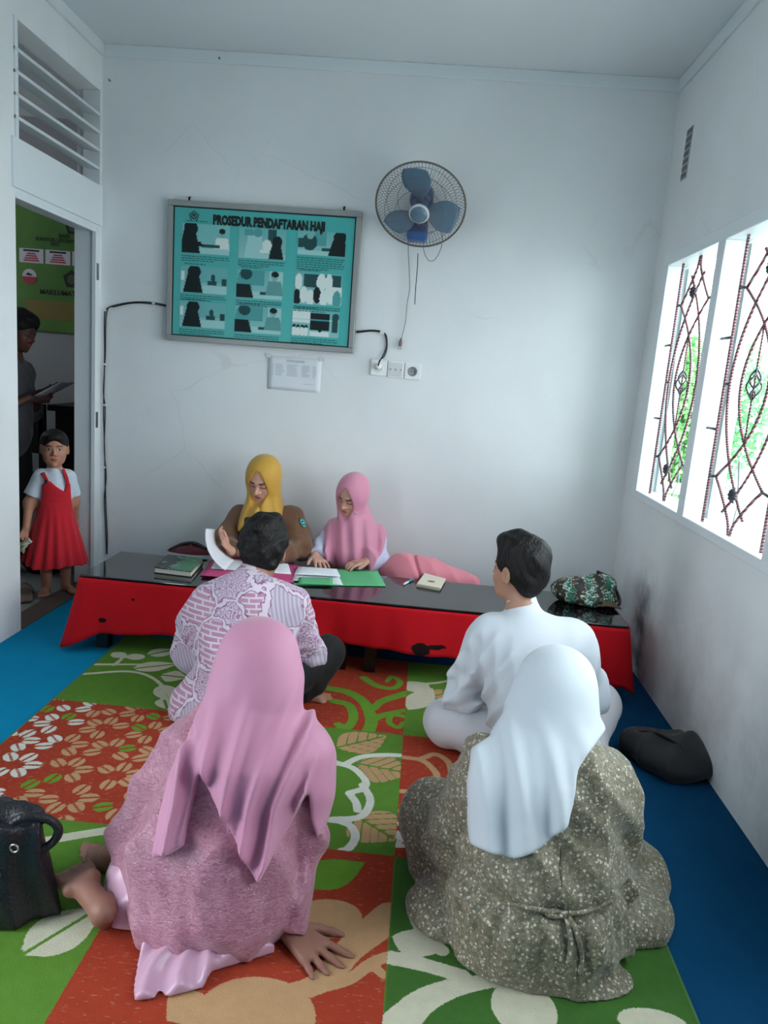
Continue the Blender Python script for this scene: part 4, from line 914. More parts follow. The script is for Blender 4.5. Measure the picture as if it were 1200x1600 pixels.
def face_cols(base, c, f, u, s, lips='#9c4f4d', brow='#2a1d18', eyes='down', brow_w=.0042):
    base, lipc, br = lin(base), lin(lips), lin(brow)
    def cf(V):
        q = head_local(V, c, f, u, s); col = np.tile(base, (len(V), 1)); front = q[:, 1] > .045
        def blend(m, k):
            m = np.clip(m, 0, 1)[:, None]; col[:] = col * (1 - m) + k * m
        x, z = np.abs(q[:, 0]), q[:, 2]
        rosy = np.exp(-(((x - .036) / .022) ** 2 + ((z + .028) / .022) ** 2)) * front; blend(.22 * rosy, lin('#b0605a'))
        blend(np.clip(1.4 - (((q[:, 0]) / .022) ** 2 + ((z + .0578) / .0100) ** 2) * 1.2, 0, 1) * front * .95, lipc)
        zb = .0265 - 6.0 * (x - .030) ** 2; blend(np.clip(1.6 - np.abs(z - zb) / brow_w, 0, 1) * (x > .011) * (x < .051) * front, br)
        if eyes == 'down':
            zl = -.0015 + 14 * (x - .031) ** 2; blend(np.clip(1.7 - np.abs(z - zl) / .0024, 0, 1) * (np.abs(x - .031) < .0165) * front, lin('#1d1411'))
            blend(.35 * np.exp(-(((x - .031) / .014) ** 2 + ((z - .010) / .006) ** 2)) * front, lin('#7d4a44'))
        else:
            e = ((x - .031) / .0150) ** 2 + ((z - .005) / .0075) ** 2; blend((e < 1.25) * 1.0 * front, lin('#1d1411')); blend((e < .85) * 1.0 * front, lin('#d8d2cc'))
            blend(((((x - .031) / .0068) ** 2 + ((z - .0055) / .0072) ** 2) < 1) * (e < 1.0) * front * 1.0, lin('#0d0807'))
        return col
    return cf
def hand_fn(w, d, pn, thumb, s=1.0, curl=(.3, .3, .3, .3), splay=.10, thumb_out=.7):
    """w wrist, d direction to the fingers, pn palm normal (out of the palm), thumb +-1: side the thumb is on"""
    w, d = V3(*w), _n(d); pn = V3(*pn); pn = _n(pn - d * (pn @ d)); sd = np.cross(pn, d) * thumb; fs = []
    pc = w + d * .052 * s; palm = U(.012 * s, *[cap(w + d * .012 * s + sd * k * .5 * s, w + d * .088 * s + sd * k * s, .0135 * s, .0115 * s) for k in (-.030, -.010, .010, .030)])
    fs.append(palm); tips = []
    for i, (off, L, rad) in enumerate(((.031, .072, .0088), (.011, .080, .0090), (-.010, .074, .0086), (-.030, .058, .0076))):
        a = splay * (1.5 - i); dd = _n(d * math.cos(a) + sd * math.sin(a)); p = w + d * .086 * s + sd * off * s; pts = [p]; c = curl[i]
        for j, fr in enumerate((.46, .30, .24)):
            ang = c * (j * .9 + .55); v = dd * math.cos(ang) + pn * math.sin(ang); p = p + v * L * fr * s; pts.append(p)
        fs.append(chain(pts, [rad * s, rad * .95 * s, rad * .85 * s, rad * .72 * s], .004 * s)); tips.append((pts[-1], v))
    a = thumb_out; dd = _n(d * math.cos(a) + sd * math.sin(a) + pn * .18); p0 = w + d * .025 * s + sd * .024 * s; p1 = p0 + dd * .042 * s; p2 = p1 + _n(dd + d * .35) * .030 * s; p3 = p2 + _n(dd + d * .55) * .022 * s
    fs.append(chain([p0, p1, p2, p3], [.0135 * s, .0105 * s, .0095 * s, .0075 * s], .006 * s))
    return BOUND(U(.0055 * s, *fs), w + d * .09 * s, .13 * s)
def foot_fn(an, d, up, s=1.0):
    """an ankle, d heel-to-toe, up away from the sole"""
    an, d = V3(*an), _n(d); up = V3(*up); up = _n(up - d * (up @ d)); sd = np.cross(d, up); q = lambda a, b, c: an + (d * a + sd * b + up * c) * s
    fs = [cap(q(0, 0, 0), q(-.015, 0, -.03), .036 * s, .034 * s), cap(q(-.03, 0, -.038), q(.07, 0, -.04), .030 * s, .030 * s), cap(q(.0, 0, -.01), q(.09, .01, -.035), .030 * s, .024 * s), cap(q(.08, -.025, -.048), q(.10, .03, -.048), .020 * s, .022 * s)]
    for i in range(5):
        b = -.038 + .019 * i; L = (.018, .024, .028, .030, .032)[i]; r = (.008, .0085, .009, .0095, .013)[i]; fs.append(cap(q(.105 + .004 * i, b, -.052), q(.125 + L * .5 + .004 * i, b * 1.05, -.055), r * s, r * .9 * s))
    return BOUND(U(.012 * s, *fs), q(.04, 0, -.03), .17 * s)
def limb(a, b, c, r0, r1, r2, k=.03):
    return U(k, cap(a, b, r0, r1), cap(b, c, r1, r2))
def torso_fn(J, infl=0.0, wd=1.0, dep=None):
    dep = V3(*J.get('dep', (0, 1, 0))); pel, ch, nk = J['pel'], J['chest'], J['neck']; i = infl
    mid = (V3(*pel) + V3(*ch)) / 2; ts = J.get('ts', 1.0)
    return U(.05, ecap(pel, mid, .155 * wd + i, .135 * wd + i, dep, 1.30), ecap(mid, ch, .135 * wd + i, .150 * wd + i, dep, 1.38), ecap(V3(*J['shL']) * .75 + V3(*ch) * .25, V3(*J['shR']) * .75 + V3(*ch) * .25, .068 * ts + i, .068 * ts + i, dep, 1.0), cap(V3(*ch) + (0, 0, .06 * ts), nk, .085 * ts + i * .6, .050 * ts + i * .4))
def build_body(J, head, hands=(), feet=(), arm=(.047, .038, .026), leg=(.078, .055, .036), wd=1.0, neck_r=.047):
    fs = [OFF(torso_fn(J, 0, wd), .012 if 'ts' not in J else -.004)]
    for q in 'LR':
        fs.append(limb(J['sh' + q], J['el' + q], J['wr' + q], *arm)); fs.append(limb(J['hip' + q], J['kn' + q], J['an' + q], *leg))
    hc, hf, hu, hs = head; R = frame(hf, hu); nb = V3(*hc) + R.T @ V3(0, -.018, -.065) * hs
    fs.append(cap(J['neck'], nb, neck_r * hs * 1.05, neck_r * hs))
    return fs

# ------------------------------------------------------------------ people
def mat_skin():
    t = NT('skin'); c = t.attr('Col', 'Color'); t.set(col=t.mix(t.math('MULTIPLY', t.noise(70, 3), .10), c, (.25, .09, .06, 1)), rough=.5, spec=.35, sss=.06)
    t.b.inputs['Subsurface Radius'].default_value = (.010, .004, .002); return t.m
M_skin = mat_skin()
def mat_hair():
    t = NT('black_hair'); co = t.coord(); nz = t.n('TexNoise', {'Scale': 1.0, 'Detail': 3.0, 'Vector': t.n('Mapping', {'Vector': co, 'Scale': (130, 130, 22)})}).outputs['Fac']
    t.set(col=t.mix(nz, (.003, .003, .003, 1), (.014, .012, .012, 1)), rough=.5, spec=.22); t.bump(nz, .8, .008); return t.m
M_hair = mat_hair()
def bounds(J, ex=.2):
    p = np.array([v for k, v in J.items() if k not in ('dep', 'ts')], float); return p.min(0) - ex, p.max(0) + ex
def hit(f, u, v, t0=.6, t1=6.5):
    d = _n(ray(u, v)); t = t0
    for _ in range(160):
        q = f((CAMP + d * t)[None])[0]
        if q < .0008 or t > t1: break
        t += max(q * .6, .0008)
    return CAMP + d * t
def skew(f, y0, s):
    """cuts cloth along a slanted direction, so a hem stays one line however thick the folds are"""
    def g(P):
        Q = P.copy(); Q[:, 2] = P[:, 2] + s * (P[:, 1] - y0); return f(Q)
    return g
def hits(f, pts): return [hit(f, *p) for p in pts]
def normal(f, p):
    e = .003; g = np.array([f((p + np.eye(3)[i] * e)[None])[0] - f((p - np.eye(3)[i] * e)[None])[0] for i in range(3)]); return _n(g)
def hij_head(c, f, u, s, opening=True, w=1.0, peak=.02):
    c = V3(*c); R = frame(f, u)
    g = U(.05, ell((0, -.016, .034), (.090 * w, .108, .097)), ell((0, .004, -.040), (.086 * w, .090, .100)), ell((0, .010, -.100), (.070 * w, .075, .060)))
    if opening: g = SUB(.010, g, U(.04, ell((0, .115, -.022), (.056, .080, .078)), ell((0, .118, .035), (.030, .075, .050 + peak))))
    return lambda P: g((P - c) @ R.T / s) * s
def hair_fn(c, f, u, s, top=.0, seed=1, rough=.004, nape=-.055):
    c = V3(*c); R = frame(f, u); wr_ = wrinkle(75, rough, seed, (1, 1, .45)); w2 = wrinkle(32, rough * .8, seed + 5)
    g = U(.03, ell((0, -.018, .040 + top * .4), (.085, .104, .090 + top * .6)), ell((0, -.050, nape + .035), (.072, .058, .062)), ell((0, .040, .085 + top), (.062, .052, .030 + top * .5)))
    g = SUB(.010, g, ell((0, .105, -.035), (.080, .078, .098))); g = SUB(.012, g, ell((0, .02, -.10), (.12, .075, .085)))
    for q in (-1, 1): g = SUB(.006, g, ell((q * .088, .004, -.012), (.028, .026, .036)))
    g2 = DISP(g, lambda P: wr_(P) + w2(P)); return lambda P: g2((P - c) @ R.T / s) * s
def person(J, head, skin, label, group=None, hands=(), feet=(), arm=(.047, .038, .026), leg=(.078, .055, .036), wd=1.0, eyes='down', h=.0052, lips='#9c4f4d', child=False, base=None, ears=True, neck_r=.047, brow_w=.0042):
    b = base if base is not None else (J['pel'][0], J['pel'][1], 0.0)
    root = thing('person', b, label, 'person', group)
    fs = build_body(J, head, arm=arm, leg=leg, wd=wd, neck_r=neck_r); f = U(.03, *fs)
    ex = [head_fn(*head, child=child, ears=ears)] + [hand_fn(*a) for a in hands] + [foot_fn(*a) for a in feet]
    full = U(.012, f, *ex); lo, hi = bounds(J); lo[2] = max(lo[2], -.03); hi[2] = max(hi[2], head[0][2] + .14)
    floor_cut = lambda P: np.maximum(full(P), .0105 - P[:, 2]) if base is None else full(P)
    body = skin_mesh('body', floor_cut, lo, hi, h, M_skin, root, cols=face_cols(skin, *head, lips=lips, eyes=eyes, brow_w=brow_w), it=1)
    return root, body
def floor_clip(f, z=.0115): return lambda P: np.maximum(f(P), z - P[:, 2])
def part(root, name, f, J, h, mat, ex=.26, it=1, z=.0115, hi_z=None, box=None, attrs=None):
    lo, hi = bounds(J, ex) if box is None else box; lo = V3(*lo); lo[2] = max(lo[2], -.03)
    if hi_z: hi = V3(*hi); hi[2] = hi_z
    return skin_mesh(name, floor_clip(f, z), lo, hi, h, mat, root, it=it, attrs=attrs)
def strip(name, f, px, r, mat, parent, lift=.004, n=30, flatness=None):
    pts = [p + normal(f, p) * lift for p in hits(f, px)]; off = np.array(parent.location) if parent.parent is None else np.array(parent.parent.location)
    return MB().tube(spline(np.array(pts) - off, n), r, 7).build(name, mat, parent)

def ribbon(name, f, px, width, mat, parent, lift=.003, n=16, thick=.004):
    pts = spline(np.array([p + normal(f, p) * lift for p in hits(f, px)]), n); off = np.array(parent.location) if parent.parent is None else np.array(parent.parent.location)
    tg = np.gradient(pts, axis=0); m = MB(); nn = [normal(f, p) for p in pts]; sd = [_n(np.cross(a, b)) for a, b in zip(tg, nn)]
    m.grid(lambda a, b: tuple(pts[int(round(a * (len(pts) - 1)))] + sd[int(round(a * (len(pts) - 1)))] * (b - .5) * width - off), len(pts) - 1, 3); return m.build(name, mat, parent, solid=thick)
# --- fabrics
def mat_batik():
    t = NT('batik_print'); co = t.coord(); wv = t.n('VectorMath', {0: co, 1: t.n('VectorMath', {0: t.n('TexNoise', {'Scale': 14.0, 'Detail': 2.0}).outputs['Color'], 1: (.05, .05, .05)}, operation='MULTIPLY')}, operation='ADD').outputs[0]
    v = t.n('TexVoronoi', {'Scale': 7.5, 'Vector': wv}); cell = t.n('SeparateColor', {0: v.outputs['Color']}).outputs[0]
    edge = t.n('TexVoronoi', {'Scale': 7.5, 'Vector': wv}, feature='DISTANCE_TO_EDGE').outputs['Distance']
    lav, ros, plum = srgb('#c9b9c8'), srgb('#b98aa4'), srgb('#8c5c86')
    p = t.n('SeparateXYZ', {0: co}).outputs
    st = t.step(t.math('SINE', t.math('MULTIPLY', t.math('ADD', p['X'], t.math('MULTIPLY', p['Z'], .25)), 420.0)), -.1, .2)
    stripes = t.mix(st, srgb('#c3b8c6'), srgb('#a99bb2'))
    br = t.n('TexBrick', {'Vector': t.n('Mapping', {'Vector': co, 'Rotation': (1.57, .35, 0), 'Scale': (1, 1, 1)}), 'Scale': 1.0, 'Brick Width': .055, 'Row Height': .019, 'Mortar Size': .0035, 'Color1': ros, 'Color2': srgb('#b5809c'), 'Mortar': srgb('#d3c4d0')}).outputs['Color']
    ring = t.math('PINGPONG', t.vor(42, vec=co), .16); rings = t.mix(t.step(ring, .09, .11), srgb('#cdbccb'), srgb('#a878a0'))
    c = t.mix(t.step(cell, .33, .34), stripes, br); c = t.mix(t.step(cell, .62, .63), c, rings)
    c = t.mix(t.math('SUBTRACT', 1.0, t.step(edge, .045, .06)), c, srgb('#d6c8d4')); c = t.mix(t.math('SUBTRACT', 1.0, t.step(t.math('ABSOLUTE', t.math('SUBTRACT', edge, .055)), .008, .016)), c, plum)
    t.set(col=c, rough=.8, sheen=.15); t.bump(t.noise(700, 2, co), .15, .002); return t.m
def mat_floral():
    t = NT('olive_floral_print'); co = t.coord(); v = t.n('TexVoronoi', {'Scale': 92.0, 'Vector': co}); d = v.outputs['Distance']; on = t.step(t.n('SeparateColor', {0: v.outputs['Color']}).outputs[0], .30, .34)
    pet = t.vor(260, vec=co); dots = t.math('MULTIPLY', t.math('MULTIPLY', t.math('SUBTRACT', 1.0, t.step(d, .30, .40)), t.step(t.math('SUBTRACT', .62, pet), -.05, .1)), on)
    v2 = t.n('TexVoronoi', {'Scale': 170.0, 'Vector': co}); d2 = t.math('MULTIPLY', t.math('SUBTRACT', 1.0, t.step(v2.outputs['Distance'], .25, .38)), t.step(t.n('SeparateColor', {0: v2.outputs['Color']}).outputs[1], .45, .5))
    c = t.mix(t.step(t.noise(90, 3, co), .42, .62), srgb('#5f5a47'), srgb('#7c7560')); c = t.mix(t.math('MULTIPLY', d2, .55), c, srgb('#b0aa95')); c = t.mix(t.math('MULTIPLY', dots, .85), c, srgb('#cfcab8'))
    t.set(col=c, rough=.6, sheen=.2); t.bump(t.noise(500, 2, co), .15, .002); return t.m
def mat_lace():
    t = NT('mauve_brocade'); co = t.coord(); w_ = t.n('TexNoise', {'Scale': 1.0, 'Detail': 4.0, 'Distortion': 1.5, 'Vector': t.n('Mapping', {'Vector': co, 'Scale': (60, 60, 130)})}).outputs['Fac']
    tr = t.math('SUBTRACT', 1.0, t.step(t.vor(20, 'SMOOTH_F1', co), .1, .5)); sp_ = t.math('MULTIPLY', t.math('SUBTRACT', 1.0, t.step(t.vor(150, vec=co), .10, .16)), t.step(t.noise(25, 2, co), .55, .6))
    c = t.mix(t.step(w_, .35, .7), srgb('#9a5a72'), srgb('#bd8698')); c = t.mix(t.math('MULTIPLY', tr, .25), c, srgb('#c997a6')); c = t.mix(sp_, c, srgb('#f3e0e4'))
    t.set(col=c, rough=.42, sheen=.3); t.bump(w_, .6, .006); return t.m
M_batik, M_floral, M_lace = mat_batik(), mat_floral(), mat_lace()
M_pinkscarf = cloth('pink_scarf', '#c2819e', .62, .05, 8, .1, .3); M_satin = flat('pink_satin', '#c79db5', .28, sheen=.2)
M_whitescarf = cloth('white_scarf', '#bfc8ce', .75, .03, 8, .1, .2); M_whiteshirt = cloth('white_shirt', '#cbd2da', .75, .03, 20, .1, .1)
M_trous = cloth('pale_grey_trousers', '#c3c2c8', .8, .05, 20); M_blacktr = cloth('black_trousers', '#0e0d12', .85, .2, 20, sheen=.03)
M_gold = cloth('gold_scarf', '#c4952f', .65, .08, 8, .1, .3); M_brown = cloth('brown_uniform', '#6d4b33', .75, .08, 20); M_pink2 = cloth('rose_scarf', '#cf86a0', .65, .05, 8, .1, .3); M_pinkskirt = cloth('coral_pink_skirt', '#d9808f', .7, .06, 8)
M_lav = cloth('lavender_shirt', '#c2c4dc', .7, .05, 20); M_redknit = cloth('red_knit', '#cf1026', .85, .15, 60); M_tee = cloth('white_tee', '#cfdbe6', .8, .03, 20); M_greyc = cloth('grey_shirt', '#4a4b51', .8, .05, 20)

def sleeve(J, q, r0, r1, r2, cut=None, seed=0, wr_amp=.004):
    f = limb(J['sh' + q], J['el' + q], J['wr' + q], r0, r1, r2); f = DISP(f, wrinkle(26, wr_amp, seed, (1, 1, 1.4)))
    if cut is not None:
        a, b = V3(*J['el' + q]), V3(*J['wr' + q]); f = INT(.006, f, HALF(a + (b - a) * cut, b - a))
    return f

# --- man in batik shirt, bowed over the table
def man_batik():
    J = dict(pel=(-.62, 2.70, .13), chest=(-.635, 2.79, .39), neck=(-.645, 2.88, .52), shL=(-.805, 2.81, .43), shR=(-.468, 2.83, .445), elL=(-.872, 2.83, .19), elR=(-.400, 2.89, .22), wrL=(-.79, 3.07, .22), wrR=(-.49, 3.09, .22),
             hipL=(-.71, 2.76, .11), hipR=(-.53, 2.76, .11), knL=(-.83, 3.03, .13), knR=(-.335, 2.99, .195), anL=(-.42, 2.90, .058), anR=(-.56, 3.06, .05))
    head = (V3(-.632, 2.96, .628), V3(-.22, .80, -.55), V3(-.04, .55, .82), 1.12)
    root, body = person(J, head, '#a3755f', 'man in purple batik shirt sitting cross-legged, head bowed over the table', hands=[(J['wrL'], (.6, .7, -.1), (.3, -.2, -1), 1, .95, (.5, .5, .5, .5), .05, .5), (J['wrR'], (-.6, .7, -.1), (-.3, -.2, -1), -1, .95, (.5, .5, .5, .5), .05, .5)],
                        feet=[(J['anL'], (1, .10, -.05), (.0, -.35, .9), .92), (J['anR'], (-1, .1, -.05), (0, .2, .9), .92)])
    tr = DISP(U(.04, limb(J['hipL'], J['knL'], J['anL'], .098, .074, .055), limb(J['hipR'], J['knR'], V3(*J['anL']) + (.05, .02, .03), .098, .076, .056), cap(J['hipL'], J['hipR'], .11)), wrinkle(22, .004, 3))
    tr = SUB(.006, tr, HALF(V3(-.405, 2.9, .05), (-1, -.1, 0))) if False else tr
    part(root, 'trousers', tr, J, .0065, M_blacktr)
    hem = U(.05, ecap(V3(-.62, 2.705, .20), V3(-.625, 2.70, .05), .175, .215, (0, 1, 0), 1.25), ecap(V3(-.72, 2.70, .10), V3(-.78, 2.69, .03), .11, .12, (0, 1, 0), 1.2))
    body_s = U(.045, torso_fn(J, .030, 1.08), hem)
    arms = U(.03, sleeve(J, 'L', .078, .062, .050, .75, 2, .006), sleeve(J, 'R', .078, .062, .050, .75, 4, .006))
    sh = U(.030, body_s, arms); sh = DISP(sh, lambda P, a=wrinkle(13, .006, 8, (1, 1, .7)), b=crease(24, .022, 5, (1.2, 1, .7)): a(P) + b(P) * np.clip((.52 - P[:, 2]) / .14, 0, 1))
    sh = U(.018, sh, cap(V3(-.655, 2.865, .53), V3(-.645, 2.915, .56), .064, .060)); sh = SUB(.008, sh, cap(V3(*J['neck']) + (0, .02, .03), head[0] - V3(0, .02, .07), .050))
    part(root, 'batik_shirt', sh, J, .0065, M_batik)
    hr = OFF(hair_fn(*head, top=.012, seed=4, rough=.0075), .006); hair = part(root, 'hair', hr, J, .0045, M_hair, box=(head[0] - .18, head[0] + .18), it=0)
    return root
man_batik()

# --- man in white shirt, head turned left
def man_white():
    J = dict(pel=(.535, 2.47, .13), chest=(.46, 2.55, .40), neck=(.415, 2.605, .575), shL=(.305, 2.59, .49), shR=(.605, 2.57, .505), elL=(.232, 2.61, .235), elR=(.69, 2.62, .28), wrL=(.315, 2.78, .165), wrR=(.62, 2.84, .19),
             hipL=(.44, 2.52, .11), hipR=(.64, 2.52, .11), knL=(.185, 2.64, .105), knR=(.79, 2.80, .165), anL=(.56, 2.82, .055), anR=(.36, 2.75, .055), dep=(-.25, .97, 0))
    head = (V3(.388, 2.635, .724), V3(-.72, .69, -.02), V3(0, 0, 1), 1.0)
    root, body = person(J, head, '#b18670', 'man in white shirt sitting cross-legged, head turned to the left', hands=[(J['wrL'], (.75, .55, -.2), (.2, .1, -1), 1, .95, (.5, .55, .6, .6), .04, .5), (J['wrR'], (-.7, .6, -.1), (-.2, .1, -1), -1, .95, (.5, .5, .5, .5), .05, .5)],
                        feet=[(J['anL'], (.9, .4, -.1), (0, -.2, 1), .92), (J['anR'], (-.9, .4, -.1), (0, -.2, 1), .92)])
    tr = DISP(U(.04, limb(J['hipL'], J['knL'], J['anL'], .105, .085, .06), limb(J['hipR'], J['knR'], J['anR'], .105, .085, .06), cap(J['hipL'], J['hipR'], .12), ecap(J['pel'], V3(.54, 2.46, .08), .17, .18, (0, 1, 0), 1.2)), wrinkle(20, .004, 13))
    part(root, 'trousers', tr, J, .0065, M_trous)
    sh = U(.035, torso_fn(J, .026, 1.06), ecap(J['pel'], V3(.54, 2.45, .10), .16, .185, (-.25, .97, 0), 1.2), sleeve(J, 'L', .076, .060, .047, .80, 6, .005), sleeve(J, 'R', .076, .062, .047, .85, 7, .005))
    sh = DISP(sh, lambda P, a=wrinkle(14, .005, 21, (1, 1, .8)), b=crease(26, .026, 15, (1.2, 1, .7)): a(P) + b(P) * np.clip((.56 - P[:, 2]) / .14, 0, 1))
    sh = U(.015, sh, cap(V3(.420, 2.60, .57), V3(.410, 2.615, .612), .064, .056))
    part(root, 'white_shirt', sh, J, .0065, M_whiteshirt)
    part(root, 'hair', hair_fn(*head, top=.020, seed=9, rough=.004), J, .0045, M_hair, box=(head[0] - .18, head[0] + .18), it=0)
man_white()

# --- woman in front left: pink scarf with long tails, mauve brocade, leaning on her right hand
def woman_mauve():
    J = dict(pel=(-.43, 1.66, .15), chest=(-.395, 1.715, .36), neck=(-.378, 1.75, .485), shL=(-.515, 1.72, .405), shR=(-.255, 1.725, .415), elL=(-.645, 1.74, .175), elR=(-.215, 1.70, .22), wrL=(-.53, 1.93, .15), wrR=(-.232, 1.668, .050),
             hipL=(-.52, 1.70, .11), hipR=(-.35, 1.70, .11), knL=(-.55, 2.02, .09), knR=(-.37, 2.04, .09), anL=(-.735, 1.745, .060), anR=(-.665, 1.575, .050))
    head = (V3(-.372, 1.79, .625), V3(.02, .95, -.22), V3(0, .22, .97), 1.0)
    wp = onZ(447, 1447, .035); hd = _n(onZ(505, 1503, .012) - wp); J['wrR'] = tuple(wp)
    root, body = person(J, head, '#8f6355', 'woman in pink headscarf and mauve brocade leaning on one hand, nearest the camera', hands=[(wp, (hd[0], hd[1], -.12), (-.05, .1, -1), -1, 1.12, (.10, .10, .12, .15), .22, .85), (J['wrL'], (.5, .8, -.2), (.2, 0, -1), 1, .95, (.4, .4, .4, .4), .05, .5)],
                        feet=[(J['anL'], (-.95, .30, -.05), (.15, -.30, .9), .92), ((-.675, 1.555, .046), (-.74, .66, .04), (.25, .35, -.9), .95)], ears=False, h=.0042)
    off = np.array(root.location)
    bw = 1.22
    bl0 = U(.05, torso_fn(J, .022, 1.03), ecap(V3(*J['pel']) + (0, 0, .01), V3(-.43, 1.655, .07), .205, .225, (0, 1, 0), bw), ecap(V3(-.50, 1.66, .10), V3(-.58, 1.70, .07), .12, .10, (0, 1, 0), 1.1))
    arms = U(.03, sleeve(J, 'L', .070, .066, .050, None, 12, .005), sleeve(J, 'R', .066, .054, .046, .97, 14, .005))
    bl = U(.006, bl0, arms); bl = DISP(bl, lambda P, a=wrinkle(15, .005, 18, (1, 1, .8)), b=crease(22, .024, 3, (.7, 1, 1.3)): a(P) + b(P))
    part(root, 'brocade_blouse', bl, J, .0065, M_lace, z=.014)
    # satin skirt round the shins and spilling out behind
    sk = U(.05, limb(J['hipL'], J['knL'], V3(-.66, 1.76, .07), .11, .10, .085), limb(J['hipR'], J['knR'], V3(-.60, 1.66, .07), .11, .10, .085), cap(V3(-.55, 1.72, .08), V3(-.685, 1.70, .055), .10, .070), cap(V3(-.56, 1.62, .06), V3(-.625, 1.60, .04), .085, .06))
    sk = INT(.01, DISP(sk, crease(30, .012, 31)), HALF((-.712, 1.68, .05), (-1, .05, .15)))
    part(root, 'satin_skirt', sk, J, .0065, M_satin)
    hx = [onZ(*p, .012) for p in ((225, 1478), (205, 1530), (210, 1566), (262, 1560), (318, 1545), (330, 1520), (430, 1490), (400, 1460), (300, 1460))]
    ctr_ = V3(-.42, 1.56, 0)
    def frill(P):
        a_ = np.arctan2(P[:, 0] - ctr_[0], ctr_[1] - P[:, 1]); r_ = np.hypot(P[:, 0] - ctr_[0], P[:, 1] - ctr_[1])
        return (P[:, 2] - .022 - np.clip((.20 - r_) * .25, 0, .05) -   .011 * np.sin(a_ * 13 + 4 * np.sin(r_ * 14)) * np.clip(r_ / .15, 0, 1)) * .7
    fl = INT(.008, frill, poly2([p[:2] for p in hx], (0, 1)))
    part(root, 'skirt_hem', fl, J, .005, M_satin, box=((-.75, 1.25, 0), (-.1, 1.75, .12)), z=.012)
    # headscarf
    hh = hij_head(*head, opening=True, w=1.10)
    cape = U(.08, hh, ecap(V3(-.375, 1.735, .55), V3(-.385, 1.705, .42), .105, .165, (0, 1, 0), 1.10))
    sb = OFF(U(.04, bl0, arms), .006); P0 = lambda f: (lambda s_, k: .5 + .5 * np.sin(s_))
    def fold(P):
        x, z = P[:, 0], P[:, 2]; k = np.clip((.66 - z) / .28, 0, 1); s_ = (x + .385) * (1 + .9 * k)
        return k * (.034 * (.5 + .5 * np.sin(s_ * 58 + 1.0 + 1.5 * np.sin(z * 7))) ** 2.2 + .010 * (.5 + .5 * np.sin((x - .2 * z) * 120 + 3)))
    ks, ky = .60, 1.60; bx = lambda pts: [(p[0], p[2] + ks * (p[1] - ky)) for p in hits(OFF(sb, .014), pts)]; up_ = lambda pts, y: [(p[0], p[2] + ks * (y - ky)) for p in [onY(a, b, y) for a, b in pts]]
    base = DISP(U(.05, OFF(sb, .014), cape), fold)
    main = INT(.008, base, skew(poly2([(-.70, 1.15)] + up_([(322, 960), (326, 1080), (318, 1130)], 1.75) + bx([(312, 1165), (316, 1200), (332, 1245), (362, 1302), (388, 1358), (402, 1382), (420, 1350), (445, 1300), (478, 1240), (492, 1185)]) + up_([(494, 1130), (486, 1060), (490, 960)], 1.75) + [(-.05, 1.15)]), ky, ks))
    tl_ = DISP(OFF(sb, .024), fold)
    tailL = INT(.008, tl_, skew(poly2(bx([(335, 1130), (290, 1160), (264, 1210), (250, 1270), (239, 1340), (262, 1336), (284, 1322), (290, 1290), (304, 1235), (316, 1190), (335, 1170)])), ky, ks))
    tailR = INT(.010, U(.03, OFF(sb, .022), cap(V3(-.215, 1.73, .42), V3(-.190, 1.71, .26),   .050, .035)), skew(poly2(up_(((455, 1110), (500, 1108), (528, 1140), (534, 1195), (522, 1250), (500, 1308), (490, 1280), (486, 1220), (474, 1175)), 1.70)), ky, ks))
    back = lambda f: INT(.02, f, HALF((0, 1.80, 0), (0, 1, 0)))
    bot = lambda f: INT(.02, f, HALF((0, 0, .43), (0, 0, -1)))
    sc = U(.012, back(main), bot(cape), back(tailL), tailR)
    part(root, 'headscarf', sc, J, .0052, M_pinkscarf, box=((-.75, 1.42, .06), (-.05, 2.0, .86)), it=2)
    rp = hd; cpt = wp + _n(hd) * .104 + np.array([hd[1], -hd[0], 0]) * .010 + (0, 0, -.012)
    MB().tube([cpt - off + .0105 * (math.cos(a) * np.array([hd[1], -hd[0], 0]) + math.sin(a) * V3(0, 0, 1)) for a in np.linspace(0, 2 * math.pi, 18, endpoint=False)], .0016, 6, closed=True).build('ring', flat('silver', '#d9d9dc', .2, metal=1.0), body)
woman_mauve()

